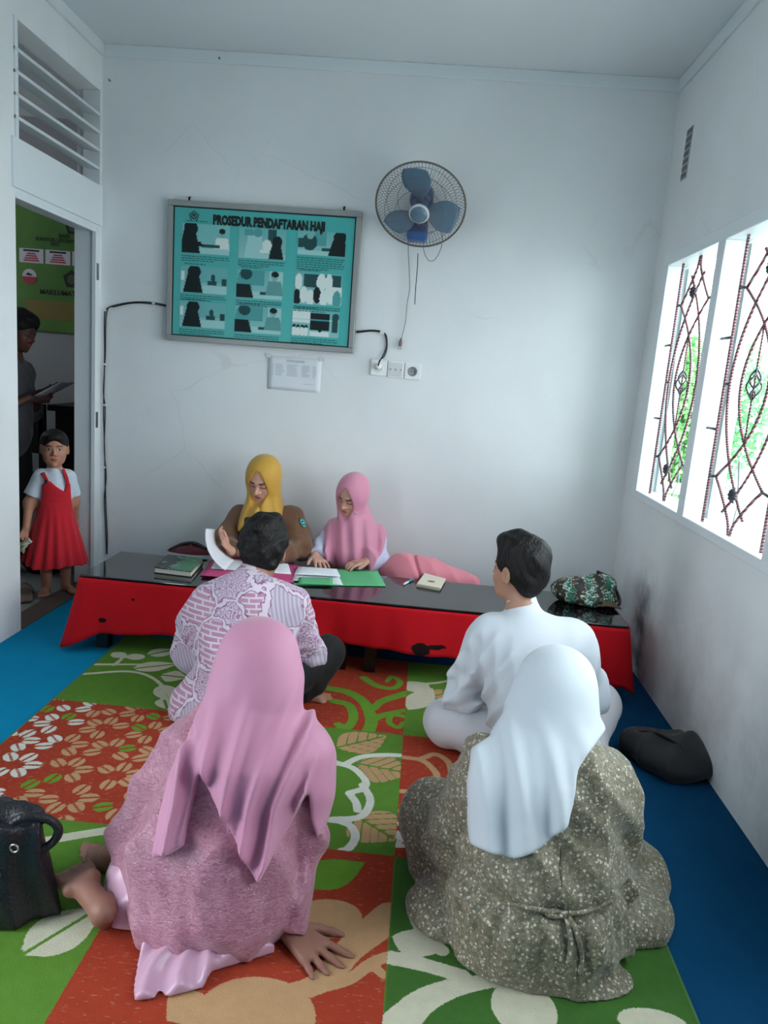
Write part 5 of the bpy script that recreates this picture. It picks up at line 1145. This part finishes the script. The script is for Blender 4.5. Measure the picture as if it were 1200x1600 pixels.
# --- woman in front right: white scarf, olive floral dress
def woman_olive():
    J = dict(pel=(.385, 1.68, .15), chest=(.385, 1.73, .36), neck=(.388, 1.76, .485), shL=(.248, 1.745, .415), shR=(.525, 1.735, .425), elL=(.165, 1.79, .20), elR=(.575, 1.79, .22), wrL=(.20, 1.98, .17), wrR=(.50, 2.0, .17),
             hipL=(.29, 1.72, .11), hipR=(.47, 1.72, .11), knL=(.14, 1.98, .12), knR=(.66, 1.98, .08), anL=(.50, 1.99, .055), anR=(.26, 1.90, .055))
    head = (V3(.390, 1.805, .620), V3(-.10, .95, -.22), V3(0, .22, .97), 1.0)
    root, body = person(J, head, '#a3755f', 'woman in white headscarf and olive floral dress sitting with her back to us', hands=[(J['wrL'], (.5, .8, -.2), (.2, 0, -1), 1, .95, (.4, .4, .4, .4), .05, .5), (J['wrR'], (-.5, .8, -.2), (-.2, 0, -1), -1, .95, (.4, .4, .4, .4), .05, .5)], feet=[(J['anL'], (.9, .3, -.05), (0, -.3, .9), .92), (J['anR'], (-.9, .3, -.05), (0, -.3, .9), .92)], ears=False, h=.0068)
    off = np.array(root.location)
    dr0 = U(.05, torso_fn(J, .030, 1.06), ecap(V3(.385, 1.675, .15), V3(.385, 1.655, .08), .195, .205, (0, 1, 0), 1.25))
    dr1 = U(.04, limb(J['hipL'], J['knL'], J['anL'], .10, .095, .07), limb(J['hipR'], J['knR'], J['anR'], .10, .075, .06))
    piles = U(.03, ell((.69, 1.90, .02), (.115, .18, .055)), ell((.61, 1.78, .02), (.11, .11, .06)), ell((.12, 1.93, .05), (.055, .11, .11)), ell((.18, 1.74, .02), (.11, .12, .055)))
    hem = U(.03, ell((.46, 1.575, .008), (.165, .085, .022)), ell((.33, 1.60, .008), (.15, .08, .024)))
    arms = U(.03, sleeve(J, 'L', .074, .068, .055, None, 22, .006), sleeve(J, 'R', .076, .070, .055, None, 24, .006))
    skirt = DISP(U(.03, dr1, piles), lambda P, a=wrinkle(20, .008, 12), b=crease(20, .036, 6, (1, 1, .6)): a(P) + b(P))
    up = DISP(U(.010, dr0, arms), lambda P, a=wrinkle(14, .005, 28, (1, 1, .8)), b=crease(20, .024, 23, (.9, 1, 1.1)): a(P) + b(P))
    waist = lambda P: -.016 * np.exp(-((P[:, 2] - .205) / .022) ** 2) + .006 * np.sin(np.arctan2(P[:, 0] - .385, 1.70 - P[:, 1]) * 26) * np.exp(-((P[:, 2] - .15) / .05) ** 2)
    dress = U(.012, DISP(up, waist), skirt, hem)
    part(root, 'floral_dress', dress, J, .0062, M_floral, ex=.30, z=.013)
    M_tie = M_floral
    strip('waist_tie', dress, [(790, 1408), (830, 1418), (870, 1424), (905, 1424), (935, 1416), (955, 1406)], .0055, M_tie, root, .003)
    strip('bow_tail', dress, [(884, 1424), (890, 1450), (892, 1480), (888, 1505)], .0065, M_tie, root, .004); strip('bow_tail', dress, [(886, 1424), (900, 1455), (906, 1490), (905, 1520)], .0065, M_tie, root, .004)
    strip('bow_loop', dress, [(884, 1425), (866, 1420), (850, 1425), (862, 1432), (884, 1428)], .006, M_tie, root, .008); strip('bow_knot', dress, [(880, 1424), (888, 1427)], .011, M_tie, root, .006, 4)
    strip('centre_seam', dress, [(876, 1290), (877, 1330), (878, 1380), (880, 1415)], .0016, flat('seam_shade', '#5d5844', .8), root, .0005)
    hh = hij_head(*head, opening=True, w=1.08)
    cape = U(.08, hh, ecap(V3(.380, 1.75, .55), V3(.355, 1.725, .43), .095, .125, (0, 1, 0), 1.10))
    def fold(P):
        x, z = P[:, 0], P[:, 2]; k = np.clip((.64 - z) / .25, 0, 1)
        return k * (.030 * (.5 + .5 * np.sin((x + .30 * (z - .5)) * 72 + .5 + 1.2 * np.sin(z * 9))) ** 2.2 + .008 * (.5 + .5 * np.sin((x + .1 * z) * 135)))
    sb = OFF(U(.04, dr0, arms), .006); ks, ky = .60, 1.62; bx = lambda pts: [(p[0], p[2] + ks * (p[1] - ky)) for p in hits(OFF(sb, .016), pts)]; up_ = lambda pts, y: [(p[0], p[2] + ks * (y - ky)) for p in [onY(a, b, y) for a, b in pts]]
    main = INT(.008, DISP(U(.05, OFF(sb, .024), cape), fold), skew(poly2([(.10, 1.15)] + up_([(785, 1000), (790, 1110)], 1.76) + bx([(765, 1150), (738, 1168), (732, 1220), (732, 1270), (736, 1320), (770, 1334), (805, 1342), (845, 1324), (885, 1290), (896, 1255), (902, 1205), (915, 1180)]) + up_([(945, 1140), (950, 1080), (950, 1000)], 1.76) + [(.70, 1.15)]), ky, ks))
    sc = U(.012, INT(.02, main, HALF((0, 1.81, 0), (0, 1, 0))), INT(.02, cape, HALF((0, 0, .45), (0, 0, -1))))
    part(root, 'headscarf', sc, J, .0052, M_whitescarf, box=((.08, 1.5, .1), (.75, 2.05, .86)), it=2)
woman_olive()

# --- woman in gold scarf and brown uniform behind the table
def woman_gold():
    J = dict(pel=(-.85, 4.01, .15), chest=(-.845, 4.02, .42), neck=(-.848, 4.00, .59), shL=(-.985, 4.0, .545), shR=(-.69, 4.0, .565), elL=(-1.03, 3.88, .425), elR=(-.605, 3.87, .43), wrL=(-.955, 3.715, .415), wrR=(-.745, 3.72, .405),
             hipL=(-.94, 4.02, .12), hipR=(-.76, 4.02, .12), knL=(-1.10, 3.84, .11), knR=(-.64, 3.86, .11), anL=(-.74, 3.86, .05), anR=(-.98, 3.84, .05))
    head = (V3(-.853, 3.945, .775), V3(-.16, -.88, -.42), V3(0, -.42, .9), 1.02)
    root, body = person(J, head, '#cc9a86', 'woman in gold headscarf and brown uniform reading papers behind the table', hands=[(J['wrL'], (-.30, -.35, .55), (.55, .1, .2), -1, .92, (.35, .25, .35, .5), .14, .6), (J['wrR'], (-.85, -.4, -.02), (0, -.1, -1), 1, .9, (.3, .3, .3, .35), .06, .5)], feet=[(J['anL'], (.8, -.2, -.05), (0, -.2, 1), .9), (J['anR'], (-.8, -.2, -.05), (0, -.2, 1), .9)], ears=False, h=.0042, lips='#9a3f45')
    tr = U(.04, limb(J['hipL'], J['knL'], J['anL'], .10, .08, .06), limb(J['hipR'], J['knR'], J['anR'], .10, .08, .06), cap(J['hipL'], J['hipR'], .13)); part(root, 'trousers', tr, J, .008, M_brown)
    sh = U(.025, torso_fn(J, .022, 1.0), sleeve(J, 'L', .068, .058, .044, .93, 32, .005), sleeve(J, 'R', .070, .060, .046, .93, 34, .005)); sh0 = sh; sh = DISP(sh, lambda P, a=wrinkle(15, .004, 38), b=crease(26, .018, 37): a(P) + b(P) * np.clip((.57 - P[:, 2]) / .12, 0, 1))
    part(root, 'uniform_shirt', sh, J, .0062, M_brown)
    c = hit(sh, 473, 818); n_ = normal(sh, c); u_ = _n(np.cross([0, 0, 1.], n_)); v_ = np.cross(n_, u_); off = np.array(root.location); m = MB()
    m.poly([(.017 * math.cos(a) * (1 if math.sin(a) > 0 else .8), .026 * math.sin(a)) for a in np.linspace(0, 2 * math.pi, 18, endpoint=False)], c + n_ * .005 - off, u_, v_); m.cur = 1; m.poly([(.010 * math.cos(a), .015 * math.sin(a)) for a in np.linspace(0, 2 * math.pi, 14, endpoint=False)], c + n_ * .0062 - off, u_, v_); m.cur = 2; m.poly([(.006 * math.cos(a) + .001, .004 * math.sin(a)) for a in np.linspace(0, 2 * math.pi, 10, endpoint=False)], c + n_ * .007 - off, u_, v_)
    tag(m.build('sleeve_badge', [flat('badge_teal', '#2fb0ac', .5), flat('badge_navy', '#1c4a66', .5), flat('badge_pale', '#cfe3dc', .5)], root), 'teal shield-shaped sleeve badge')
    hh = hij_head(*head, w=1.02)
    cape = U(.06, ecap(V3(-.85, 3.985, .69), V3(-.853, 3.985, .50), .085, .165, (0, 1, 0), 1.08), cap(V3(-.85, 3.93, .62), V3(-.86, 3.90, .50), .06, .09))
    cut = poly2([(p[0], p[2]) for p in [onY(a, b, 3.92) for a, b in ((380, 740), (372, 785), (371, 800), (378, 826), (415, 836), (440, 824), (452, 806), (456, 790), (453, 765), (456, 740), (444, 690), (386, 690))]])
    f0 = U(.03, hh, INT(.014, cape, cut)); f0 = SUB(.008, f0, lambda P, R=frame(head[1], head[2]): ell((0, .125, -.020), (.056, .085, .084))((P - head[0]) @ R.T / 1.02) * 1.02)
    fold = lambda P: .007 * np.sin((P[:, 0] + .85 + (P[:, 2] - .7) * .25 * np.sign(P[:, 0] + .85)) * 95 + 1) * np.clip((.74 - P[:, 2]) / .12, 0, 1)
    part(root, 'headscarf', DISP(f0, fold), J, .0046, M_gold, box=((-1.1, 3.72, .42), (-.6, 4.2, .96)), it=1)
woman_gold()

# --- woman in rose scarf beside her
def woman_rose():
    J = dict(pel=(-.345, 4.03, .15), chest=(-.345, 4.04, .38), neck=(-.345, 4.015, .525), shL=(-.462, 4.01, .475), shR=(-.225, 4.015, .475), elL=(-.515, 3.92, .42), elR=(-.185, 3.92, .38), wrL=(-.522, 3.815, .404), wrR=(-.24, 3.83, .40),
             hipL=(-.43, 4.02, .12), hipR=(-.26, 4.02, .12), knL=(-.02, 3.90, .27), knR=(.12, 3.90, .25), anL=(-.05, 3.92, .05), anR=(.20, 3.93, .05))
    head = (V3(-.362, 3.955, .728), V3(-.40, -.80, -.42), V3(-.02, -.42, .9), .95)
    root, body = person(J, head, '#c99a88', 'woman in rose-pink headscarf and lavender sleeves looking at the papers behind the table', hands=[(J['wrL'], (.42, -.80, -.10), (0, -.1, -1), 1, .9, (.25, .22, .25, .3), .16, .75), (J['wrR'], (-.6, -.5, -.05), (0, 0, -1), -1, .9, (.3, .3, .3, .3), .05, .5)], feet=[(J['anL'], (.9, -.2, -.05), (0, -.2, 1), .9), (J['anR'], (.9, -.2, -.05), (0, -.2, 1), .9)], ears=False, h=.0042, lips='#a2564f')
    sk = U(.035, ell((-.03, 3.885, .325), (.150, .125, .115)), ecap(V3(.10, 3.885, .33), V3(.32, 3.87, .31), .105, .055, (0, 0, 1), 1.0), cap(V3(-.30, 4.0, .14), V3(.0, 3.93, .15), .15, .14), cap(V3(.0, 3.93, .12), V3(.22, 3.92, .10), .13, .10))
    sk = DISP(sk, lambda P, a=wrinkle(14, .005, 41), b=crease(18, .016, 47, (1, 1, 1)), : a(P) + b(P) - .016 * np.exp(-((P[:, 0] - .055 + .5 * (P[:, 2] - .33)) / .012) ** 2)); part(root, 'skirt', sk, J, .0065, M_pinkskirt)
    sh = U(.025, torso_fn(J, .014, .9), sleeve(J, 'L', .062, .052, .042, .90, 52, .004), sleeve(J, 'R', .062, .054, .043, .93, 54, .004)); sh0 = sh; sh = DISP(sh, crease(28, .014, 57)); part(root, 'lavender_shirt', sh, J, .0062, M_lav)
    hh = hij_head(*head, w=1.0)
    cape = U(.05, ecap(V3(-.345, 4.0, .62), V3(-.335, 4.0, .45), .085, .160, (0, 1, 0), 1.12), cap(V3(-.35, 3.95, .58), V3(-.33, 3.92, .42), .06, .10), ecap(V3(-.335, 3.99, .46), V3(-.325, 3.97, .385), .15, .13, (0, 1, 0), 1.15))
    cut = poly2([(p[0], p[2]) for p in [onY(a, b, 3.92) for a, b in ((526, 730), (524, 790), (500, 806), (497, 825), (510, 845), (514, 884), (560, 896), (588, 884), (606, 830), (605, 805), (584, 795), (582, 725))]])
    f0 = U(.03, hh, INT(.012, U(.05, cape, OFF(sh0, .018)), cut)); f0 = SUB(.008, f0, lambda P, R=frame(head[1], head[2]): ell((0, .125, -.020), (.056, .085, .084))((P - head[0]) @ R.T / .95) * .95)
    fold = lambda P: .008 * np.sin((P[:, 0] + .33 + .15 * (P[:, 2] - .6)) * 85 + 2) * np.clip((.68 - P[:, 2]) / .15, 0, 1)
    hs_ = part(root, 'headscarf', DISP(f0, fold), J, .0046, M_pink2, box=((-.58, 3.74, .33), (-.08, 4.22, .90)), it=1)
    pz = hit(f0, 557, 802); off = np.array(root.location); m = MB()
    for d in ((0, 0, 0), (.007, 0, .004), (-.006, 0, .005)): m.lathe([(0, -.006), (.005, -.003), (.005, .003), (0, .006)], 8, pz + d + V3(0, -.004, 0) - off, (0, 1, 0))
    m.build('brooch', flat('pearl_pink', '#e6c9d2', .25), hs_)
woman_rose()

# --- small girl in the doorway
def girl():
    q = .46; fd = V3(.47, -.88, 0); rt = V3(-.88, -.47, 0)      # facing, and the side on the image left
    c0 = V3(-2.035, 3.975, 0); at = lambda a, b, z: tuple(c0 + rt * a + fd * b + V3(0, 0, z))
    J = dict(pel=at(0, -.005, .44), chest=at(0, 0, .60), neck=at(0, -.005, .715), shL=at(.074, 0, .68), shR=at(-.070, 0, .68), elL=at(.132, -.005, .53), elR=at(-.098, -.035, .53), wrL=at(.148, .045, .405), wrR=at(-.11, -.09, .43), hipL=at(.045, 0, .42), hipR=at(-.045, 0, .42), knL=at(.048, .015, .23), knR=at(-.052, -.01, .23), anL=at(.048, .0, .045), anR=at(-.055, -.035, .045), dep=tuple(fd), ts=.52)
    head = (V3(-2.033, 3.965, .838), V3(.44, -.89, .02), V3(.0, 0, 1), .86)
    root, body = person(J, head, '#b9846b', 'small girl in red pinafore dress standing in the doorway looking at us', hands=[(J['wrL'], (-.05, -.25, -.9), (.6, -.5, 0), -1, .55, (.6, .6, .6, .6), .04, .4), (J['wrR'], (.1, .1, -.9), (-.8, .2, 0), 1, .55, (.3, .3, .3, .3), .04, .4)], feet=[(J['anL'], tuple(fd * .95 + rt * .2), (0, 0, 1), .60), (J['anR'], tuple(fd * .8 - rt * .6), (0, 0, 1), .60)], arm=(.032, .027, .019), leg=(.052, .038, .026), wd=.56, eyes='open', h=.004, child=True, base=(c0[0], c0[1], 0.0), lips='#8f4a45', neck_r=.040, brow_w=.003)
    off = np.array(root.location)
    tee0 = U(.03, ecap(at(0, 0, .47), at(0, 0, .60), .078, .086, fd, 1.25), ecap(at(.055, 0, .668), at(-.055, 0, .668), .042, .042, fd, 1.0), cap(at(0, 0, .64), at(0, 0, .70), .060, .046))
    sl = []
    for s_ in 'LR':
        a, b = V3(*J['sh' + s_]), V3(*J['el' + s_]); sl.append(INT(.004, cap(a, b, .040, .046), HALF(a + (b - a) * .70, b - a)))
    tee = DISP(U(.02, tee0, *sl), crease(40, .004, 71)); part(root, 'white_tee', tee, J, .0042, M_tee, z=.3)
    g = OFF(tee0, .014)
    px = [(66, 757), (78, 752), (90, 762), (101, 769), (104, 754), (110, 756), (113, 800), (57, 800)]
    ribbon('strap', g, [(75, 756), (72, 749), (69, 743), (67, 739)], .020, M_redknit, root); ribbon('strap', g, [(106, 758), (104, 748), (101, 740), (98, 733)], .018, M_redknit, root)
    ax = lambda P: np.stack([-(P - c0) @ rt, P[:, 2]], 1)
    pl = [(-(p - c0) @ rt, p[2]) for p in hits(g, px)]
    pf = poly2(pl, (0, 1)); bod = INT(.004, g, lambda P: np.where((P - c0) @ fd > -.01, pf(ax(P)), np.where(P[:, 2] < .60, -.05, .05)))
    def skirt(P):
        w = P - c0; x, y = -(w @ rt), w @ fd; a = np.arctan2(x, y); r = np.hypot(x, y * 1.12); t = np.clip((.52 - P[:, 2]) / .33, -.2, 1.1)
        R = .082 + .085 * np.clip(t, 0, 1.1) ** .9 + .010 * np.clip(t, 0, 1) * np.sin(a * 15) + .006 * np.clip(t, 0, 1) * np.sin(a * 7 + 1)
        return np.maximum((r - R) * .75, np.maximum(P[:, 2] - .53, .185 + .008 * np.sin(a * 3) - P[:, 2]))
    part(root, 'pinafore_dress', U(.02, bod, skirt), J, .0042, M_redknit, z=.1, box=((-2.30, 3.72, .12), (-1.78, 4.22, .78)))
    for p in ((73, 752),):
        c = hit(g, *p); n_ = normal(g, c); MB().lathe([(0, .016), (.007, .015), (.009, .012), (.008, .006)], 14, c - off, n_).build('button', M_blackp, root)
    part(root, 'hair', OFF(hair_fn(*head, top=-.002, seed=19, rough=.002, nape=-.03), .001), J, .004, M_hair, box=(head[0] - .14, head[0] + .14), z=.3)
    # the thing in her hand
    w_ = onY(42, 846, V3(*J['wrL'])[1] - .005); b = thing('snack_pouch', w_, 'small crumpled white and green pouch held by the girl', 'pouch')
    ax_, bx_ = _n([-.55, -.05, -.80]), _n([.80, -.25, -.55])
    MB().grid(lambda s, t: tuple(ax_ * (.085 * (s - .25)) + bx_ * (.055 * (t - .5)) * (1 - .35 * math.sin(3 * s)) + np.cross(ax_, bx_) * (.012 * math.sin(math.pi * t) * math.sin(math.pi * s) + .004 * math.sin(17 * s + 9 * t))), 14, 10).build('foil_bag', flat('pale_foil', '#c9d2c0', .4), b, solid=.010)
    MB().grid(lambda s, t: tuple(ax_ * (.030 * s + .018) + bx_ * (.034 * (t - .5)) - np.cross(ax_, bx_) * (-.017 - .003 * math.sin(9 * t))), 6, 6).build('printed_patch', flat('lime_print', '#9fb36a', .5), b, solid=.001)
girl()

# --- man standing in the dim room, seen from the side
def man_dim():
    c0 = V3(-2.545, 4.45, -.005); at = lambda x, y, z: tuple(c0 + V3(x, y, z))
    J = dict(pel=at(-.04, 0, .86), chest=at(-.03, 0, 1.12), neck=at(.0, 0, 1.30), shL=at(-.03, .17, 1.24), shR=at(-.03, -.17, 1.24), elL=at(.02, .19, .98), elR=at(.0, -.20, .98), wrL=at(.14, .06, 1.10), wrR=at(.13, -.06, 1.08), hipL=at(-.04, .09, .82), hipR=at(-.04, -.09, .82), knL=at(-.01, .10, .45), knR=at(-.01, -.10, .45), anL=at(-.05, .10, .06), anR=at(-.05, -.10, .06), dep=(1, 0, 0))
    head = (c0 + V3(.055, 0, 1.475), V3(.93, -.12, -.35), V3(.35, 0, .93), .98)
    root, body = person(J, head, '#54392e', 'man in grey shirt standing in profile in the dim room reading a paper', hands=[(J['wrL'], (.8, -.3, .25), (0, -.8, .3), -1, .95, (.5, .5, .5, .5), .05, .5), (J['wrR'], (.8, .3, .25), (0, .8, .3), 1, .95, (.5, .5, .5, .5), .05, .5)], feet=[(J['anL'], (1, .1, 0), (0, 0, 1), .95), (J['anR'], (1, -.1, 0), (0, 0, 1), .95)], h=.0075, base=(c0[0], c0[1], 0.0))
    sh = U(.03, torso_fn(J, .022, 1.0), sleeve(J, 'L', .066, .056, .045, .2, 62), sleeve(J, 'R', .066, .056, .045, .2, 64)); part(root, 'grey_shirt', DISP(sh, crease(24, .008, 67)), J, .008, M_greyc, z=.5)
    tr = U(.03, limb(J['hipL'], J['knL'], J['anL'], .095, .075, .06), limb(J['hipR'], J['knR'], J['anR'], .095, .075, .06), ecap(J['pel'], at(-.04, 0, .92), .15, .15, (1, 0, 0), 1.3)); part(root, 'trousers', tr, J, .009, M_blacktr, z=.02)
    part(root, 'hair', hair_fn(*head, top=.008, seed=29), J, .0055, M_hair, box=(head[0] - .18, head[0] + .18), z=.3)
    p = c0 + V3(.25, -.02, 1.13); t = thing('held_document', p, 'sheet of paper held by the man in the dim room', 'paper')
    MB().grid(lambda a, b: (-.05 + .17 * a, (b - .5) * .21 , -.03 + .10 * a - .01 * math.sin(3 * b)), 6, 6).build('sheet', flat('dim_paper', '#b9bcc2', .7), t, solid=.001)
    MB().grid(lambda a, b: (-.03 + .12 * a, (b - .5) * .17, -.014 + .075 * a - .01 * math.sin(3 * b)), 6, 6).build('clip_folder', flat('dark_folder', '#26282c', .6), t, solid=.006)
man_dim()

# ------------------------------------------------------------------ bags and cloths
def blob_part(root, name, f, lo, hi, h, mat, it=1): return skin_mesh(name, f, lo, hi, h, mat, root, it=it)
# black handbag, lower left
def handbag():
    c = onZ(-22, 1432, 0); c = V3(c[0], c[1] + .02, 0); t = thing('black_handbag', c, 'black leather handbag with looped handle at the lower left of the rug', 'handbag')
    M_lea = NT('black_leather'); M_lea.set(col=srgb('#16161c'), rough=.45); M_lea.bump(M_lea.vor(140, vec=M_lea.coord()), .4, .004); M_lea = M_lea.m
    f = U(.03, ecap(c + V3(0, 0, .04), c + V3(0, .0, .22), .145, .125, (0, 1, 0), 1.9)); f = INT(.012, f, HALF(c + V3(0, 0, .265), (0, 0, 1))); f = DISP(f, lambda P, b=crease(24, .020, 81, (1.5, 1, .25)): b(P)); f = floor_clip(f, .012)
    blob_part(t, 'bag_body', f, c + V3(-.25, -.18, 0), c + V3(.25, .18, .32), .006, M_lea)
    f2 = DISP(ecap(c + V3(-.10, 0, .272), c + V3(.10, 0, .272), .026, .026, (0, 1, 0), 1.0), crease(55, .016, 83)); blob_part(t, 'gathered_top', f2, c + V3(-.2, -.1, .2), c + V3(.2, .1, .32), .005, M_lea)
    MB().tube(spline([(.06, -.03, .255), (.10, -.02, .285), (.150, .0, .272), (.170, .01, .238), (.155, .0, .205), (.105, -.03, .185)], 30), .011, 8).build('handle', M_lea, t)
    MB().tube(spline([(-.12, -.05, .22), (-.16, -.08, .28), (-.06, -.10, .33), (.02, -.075, .26)], 24), .010, 8).build('handle', M_lea, t)
    for x, z in ((.095, .225), (.055, .25), (.06, .165), (-.055, .16)): MB().tube([(x + .010 * math.cos(a), -.075 if z < .2 else -.055, z + .010 * math.sin(a)) for a in np.linspace(0, 2 * math.pi, 14, endpoint=False)], .0025, 6, closed=True).build('ring_fitting', flat('pale_metal', '#b9b4ae', .3, metal=.9), t)
handbag()
# black bundle on the carpet by the wall
def bundle():
    p = onZ(1035, 1190, 0); c = V3(p[0] - .01, p[1], 0); t = thing('black_bag_bundle', c, 'soft black bag slumped on the blue carpet by the window wall', 'bag')
    f = U(.05, ell(c + V3(-.03, .06, .03), (.11, .10, .05)), ell(c + V3(.03, -.05, .035), (.12, .12, .055)), ell(c + V3(.10, 0, .05), (.06, .12, .05)))
    f = floor_clip(DISP(f, lambda P, b=crease(24, .020, 91): b(P)), .004); blob_part(t, 'bag_body', f, c + V3(-.3, -.3, 0), c + V3(.2, .3, .2), .007, cloth('black_nylon', '#0d0d11', .7))
    MB().tube(spline([c * 0 + V3(-.10, .08, .07), V3(-.02, .02, .105), V3(.05, -.08, .10), V3(.02, -.15, .05)], 20), .008, 6).build('strap', M_black, t)
bundle()
# patterned bag on the table
def batik_bag():
    c = onZ(917, 945, TZ); c = V3(c[0], c[1] + .05, TZ); t = thing('patterned_bag', c, 'black shoulder bag with green and gold tribal print on the table end', 'bag')
    m = NT('tribal_print'); co = m.coord(); wv = m.n('VectorMath', {0: co, 1: m.n('VectorMath', {0: m.n('TexNoise', {'Scale': 9.0, 'Detail': 1.0}).outputs['Color'], 1: (.10, .10, .10)}, operation='MULTIPLY')}, operation='ADD').outputs[0]
    w = m.n('TexWave', {'Scale': 3.2, 'Distortion': 3.0, 'Detail': 1.0, 'Vector': wv}).outputs['Fac']; e = m.vor(17, 'DISTANCE_TO_EDGE', wv)
    cc = m.mix(m.step(w, .70, .74), srgb('#0b1412'), srgb('#0f5a48')); cc = m.mix(m.math('MULTIPLY', m.math('SUBTRACT', 1.0, m.step(e, .035, .06)), m.step(w, .45, .5)), cc, srgb('#b9cdc4'))
    cc = m.mix(m.math('MULTIPLY', m.step(w, .30, .32), m.math('SUBTRACT', 1.0, m.step(w, .37, .39))), cc, srgb('#a98b34')); cc = m.mix(m.math('MULTIPLY', m.step(w, .385, .395), m.math('SUBTRACT', 1.0, m.step(w, .42, .43))), cc, srgb('#d4dcd4')); m.set(col=cc, rough=.6)
    f = U(.04, ell(c + V3(-.03, .0, .060), (.130, .085, .060)), ell(c + V3(.06, .02, .075), (.085, .075, .065)), ell(c + V3(.0, -.02, .03), (.15, .09, .035)))
    f = DISP(f, lambda P, b=crease(22, .016, 95): b(P)); f = (lambda g: lambda P: np.maximum(g(P), TZ + .003 - P[:, 2]))(f); blob_part(t, 'bag_body', f, c + V3(-.25, -.2, -.03), c + V3(.25, .2, .2), .006, m.m)
    MB().tube(spline([V3(.10, -.10, .014), V3(.15, -.06, .02), V3(.16, .02, .05), V3(.11, .06, .12), V3(.05, .03, .15)], 24), .009, 6).build('strap', M_black, t)
    MB().grid(lambda a, b: (.02 + .13 * a, -.115 + .03 * b, .012 + .028 * math.sin(math.pi * a) * (.3 + .7 * b)), 10, 5).build('brown_flap', flat('brown_lining', '#4b3a26', .7), t, solid=.004)
    MB().tube(spline([V3(-.13, .01, .06), V3(-.165, .0, .075), V3(-.175, -.01, .06)], 10), .005, 6).build('zip_tab', M_black, t)
batik_bag()
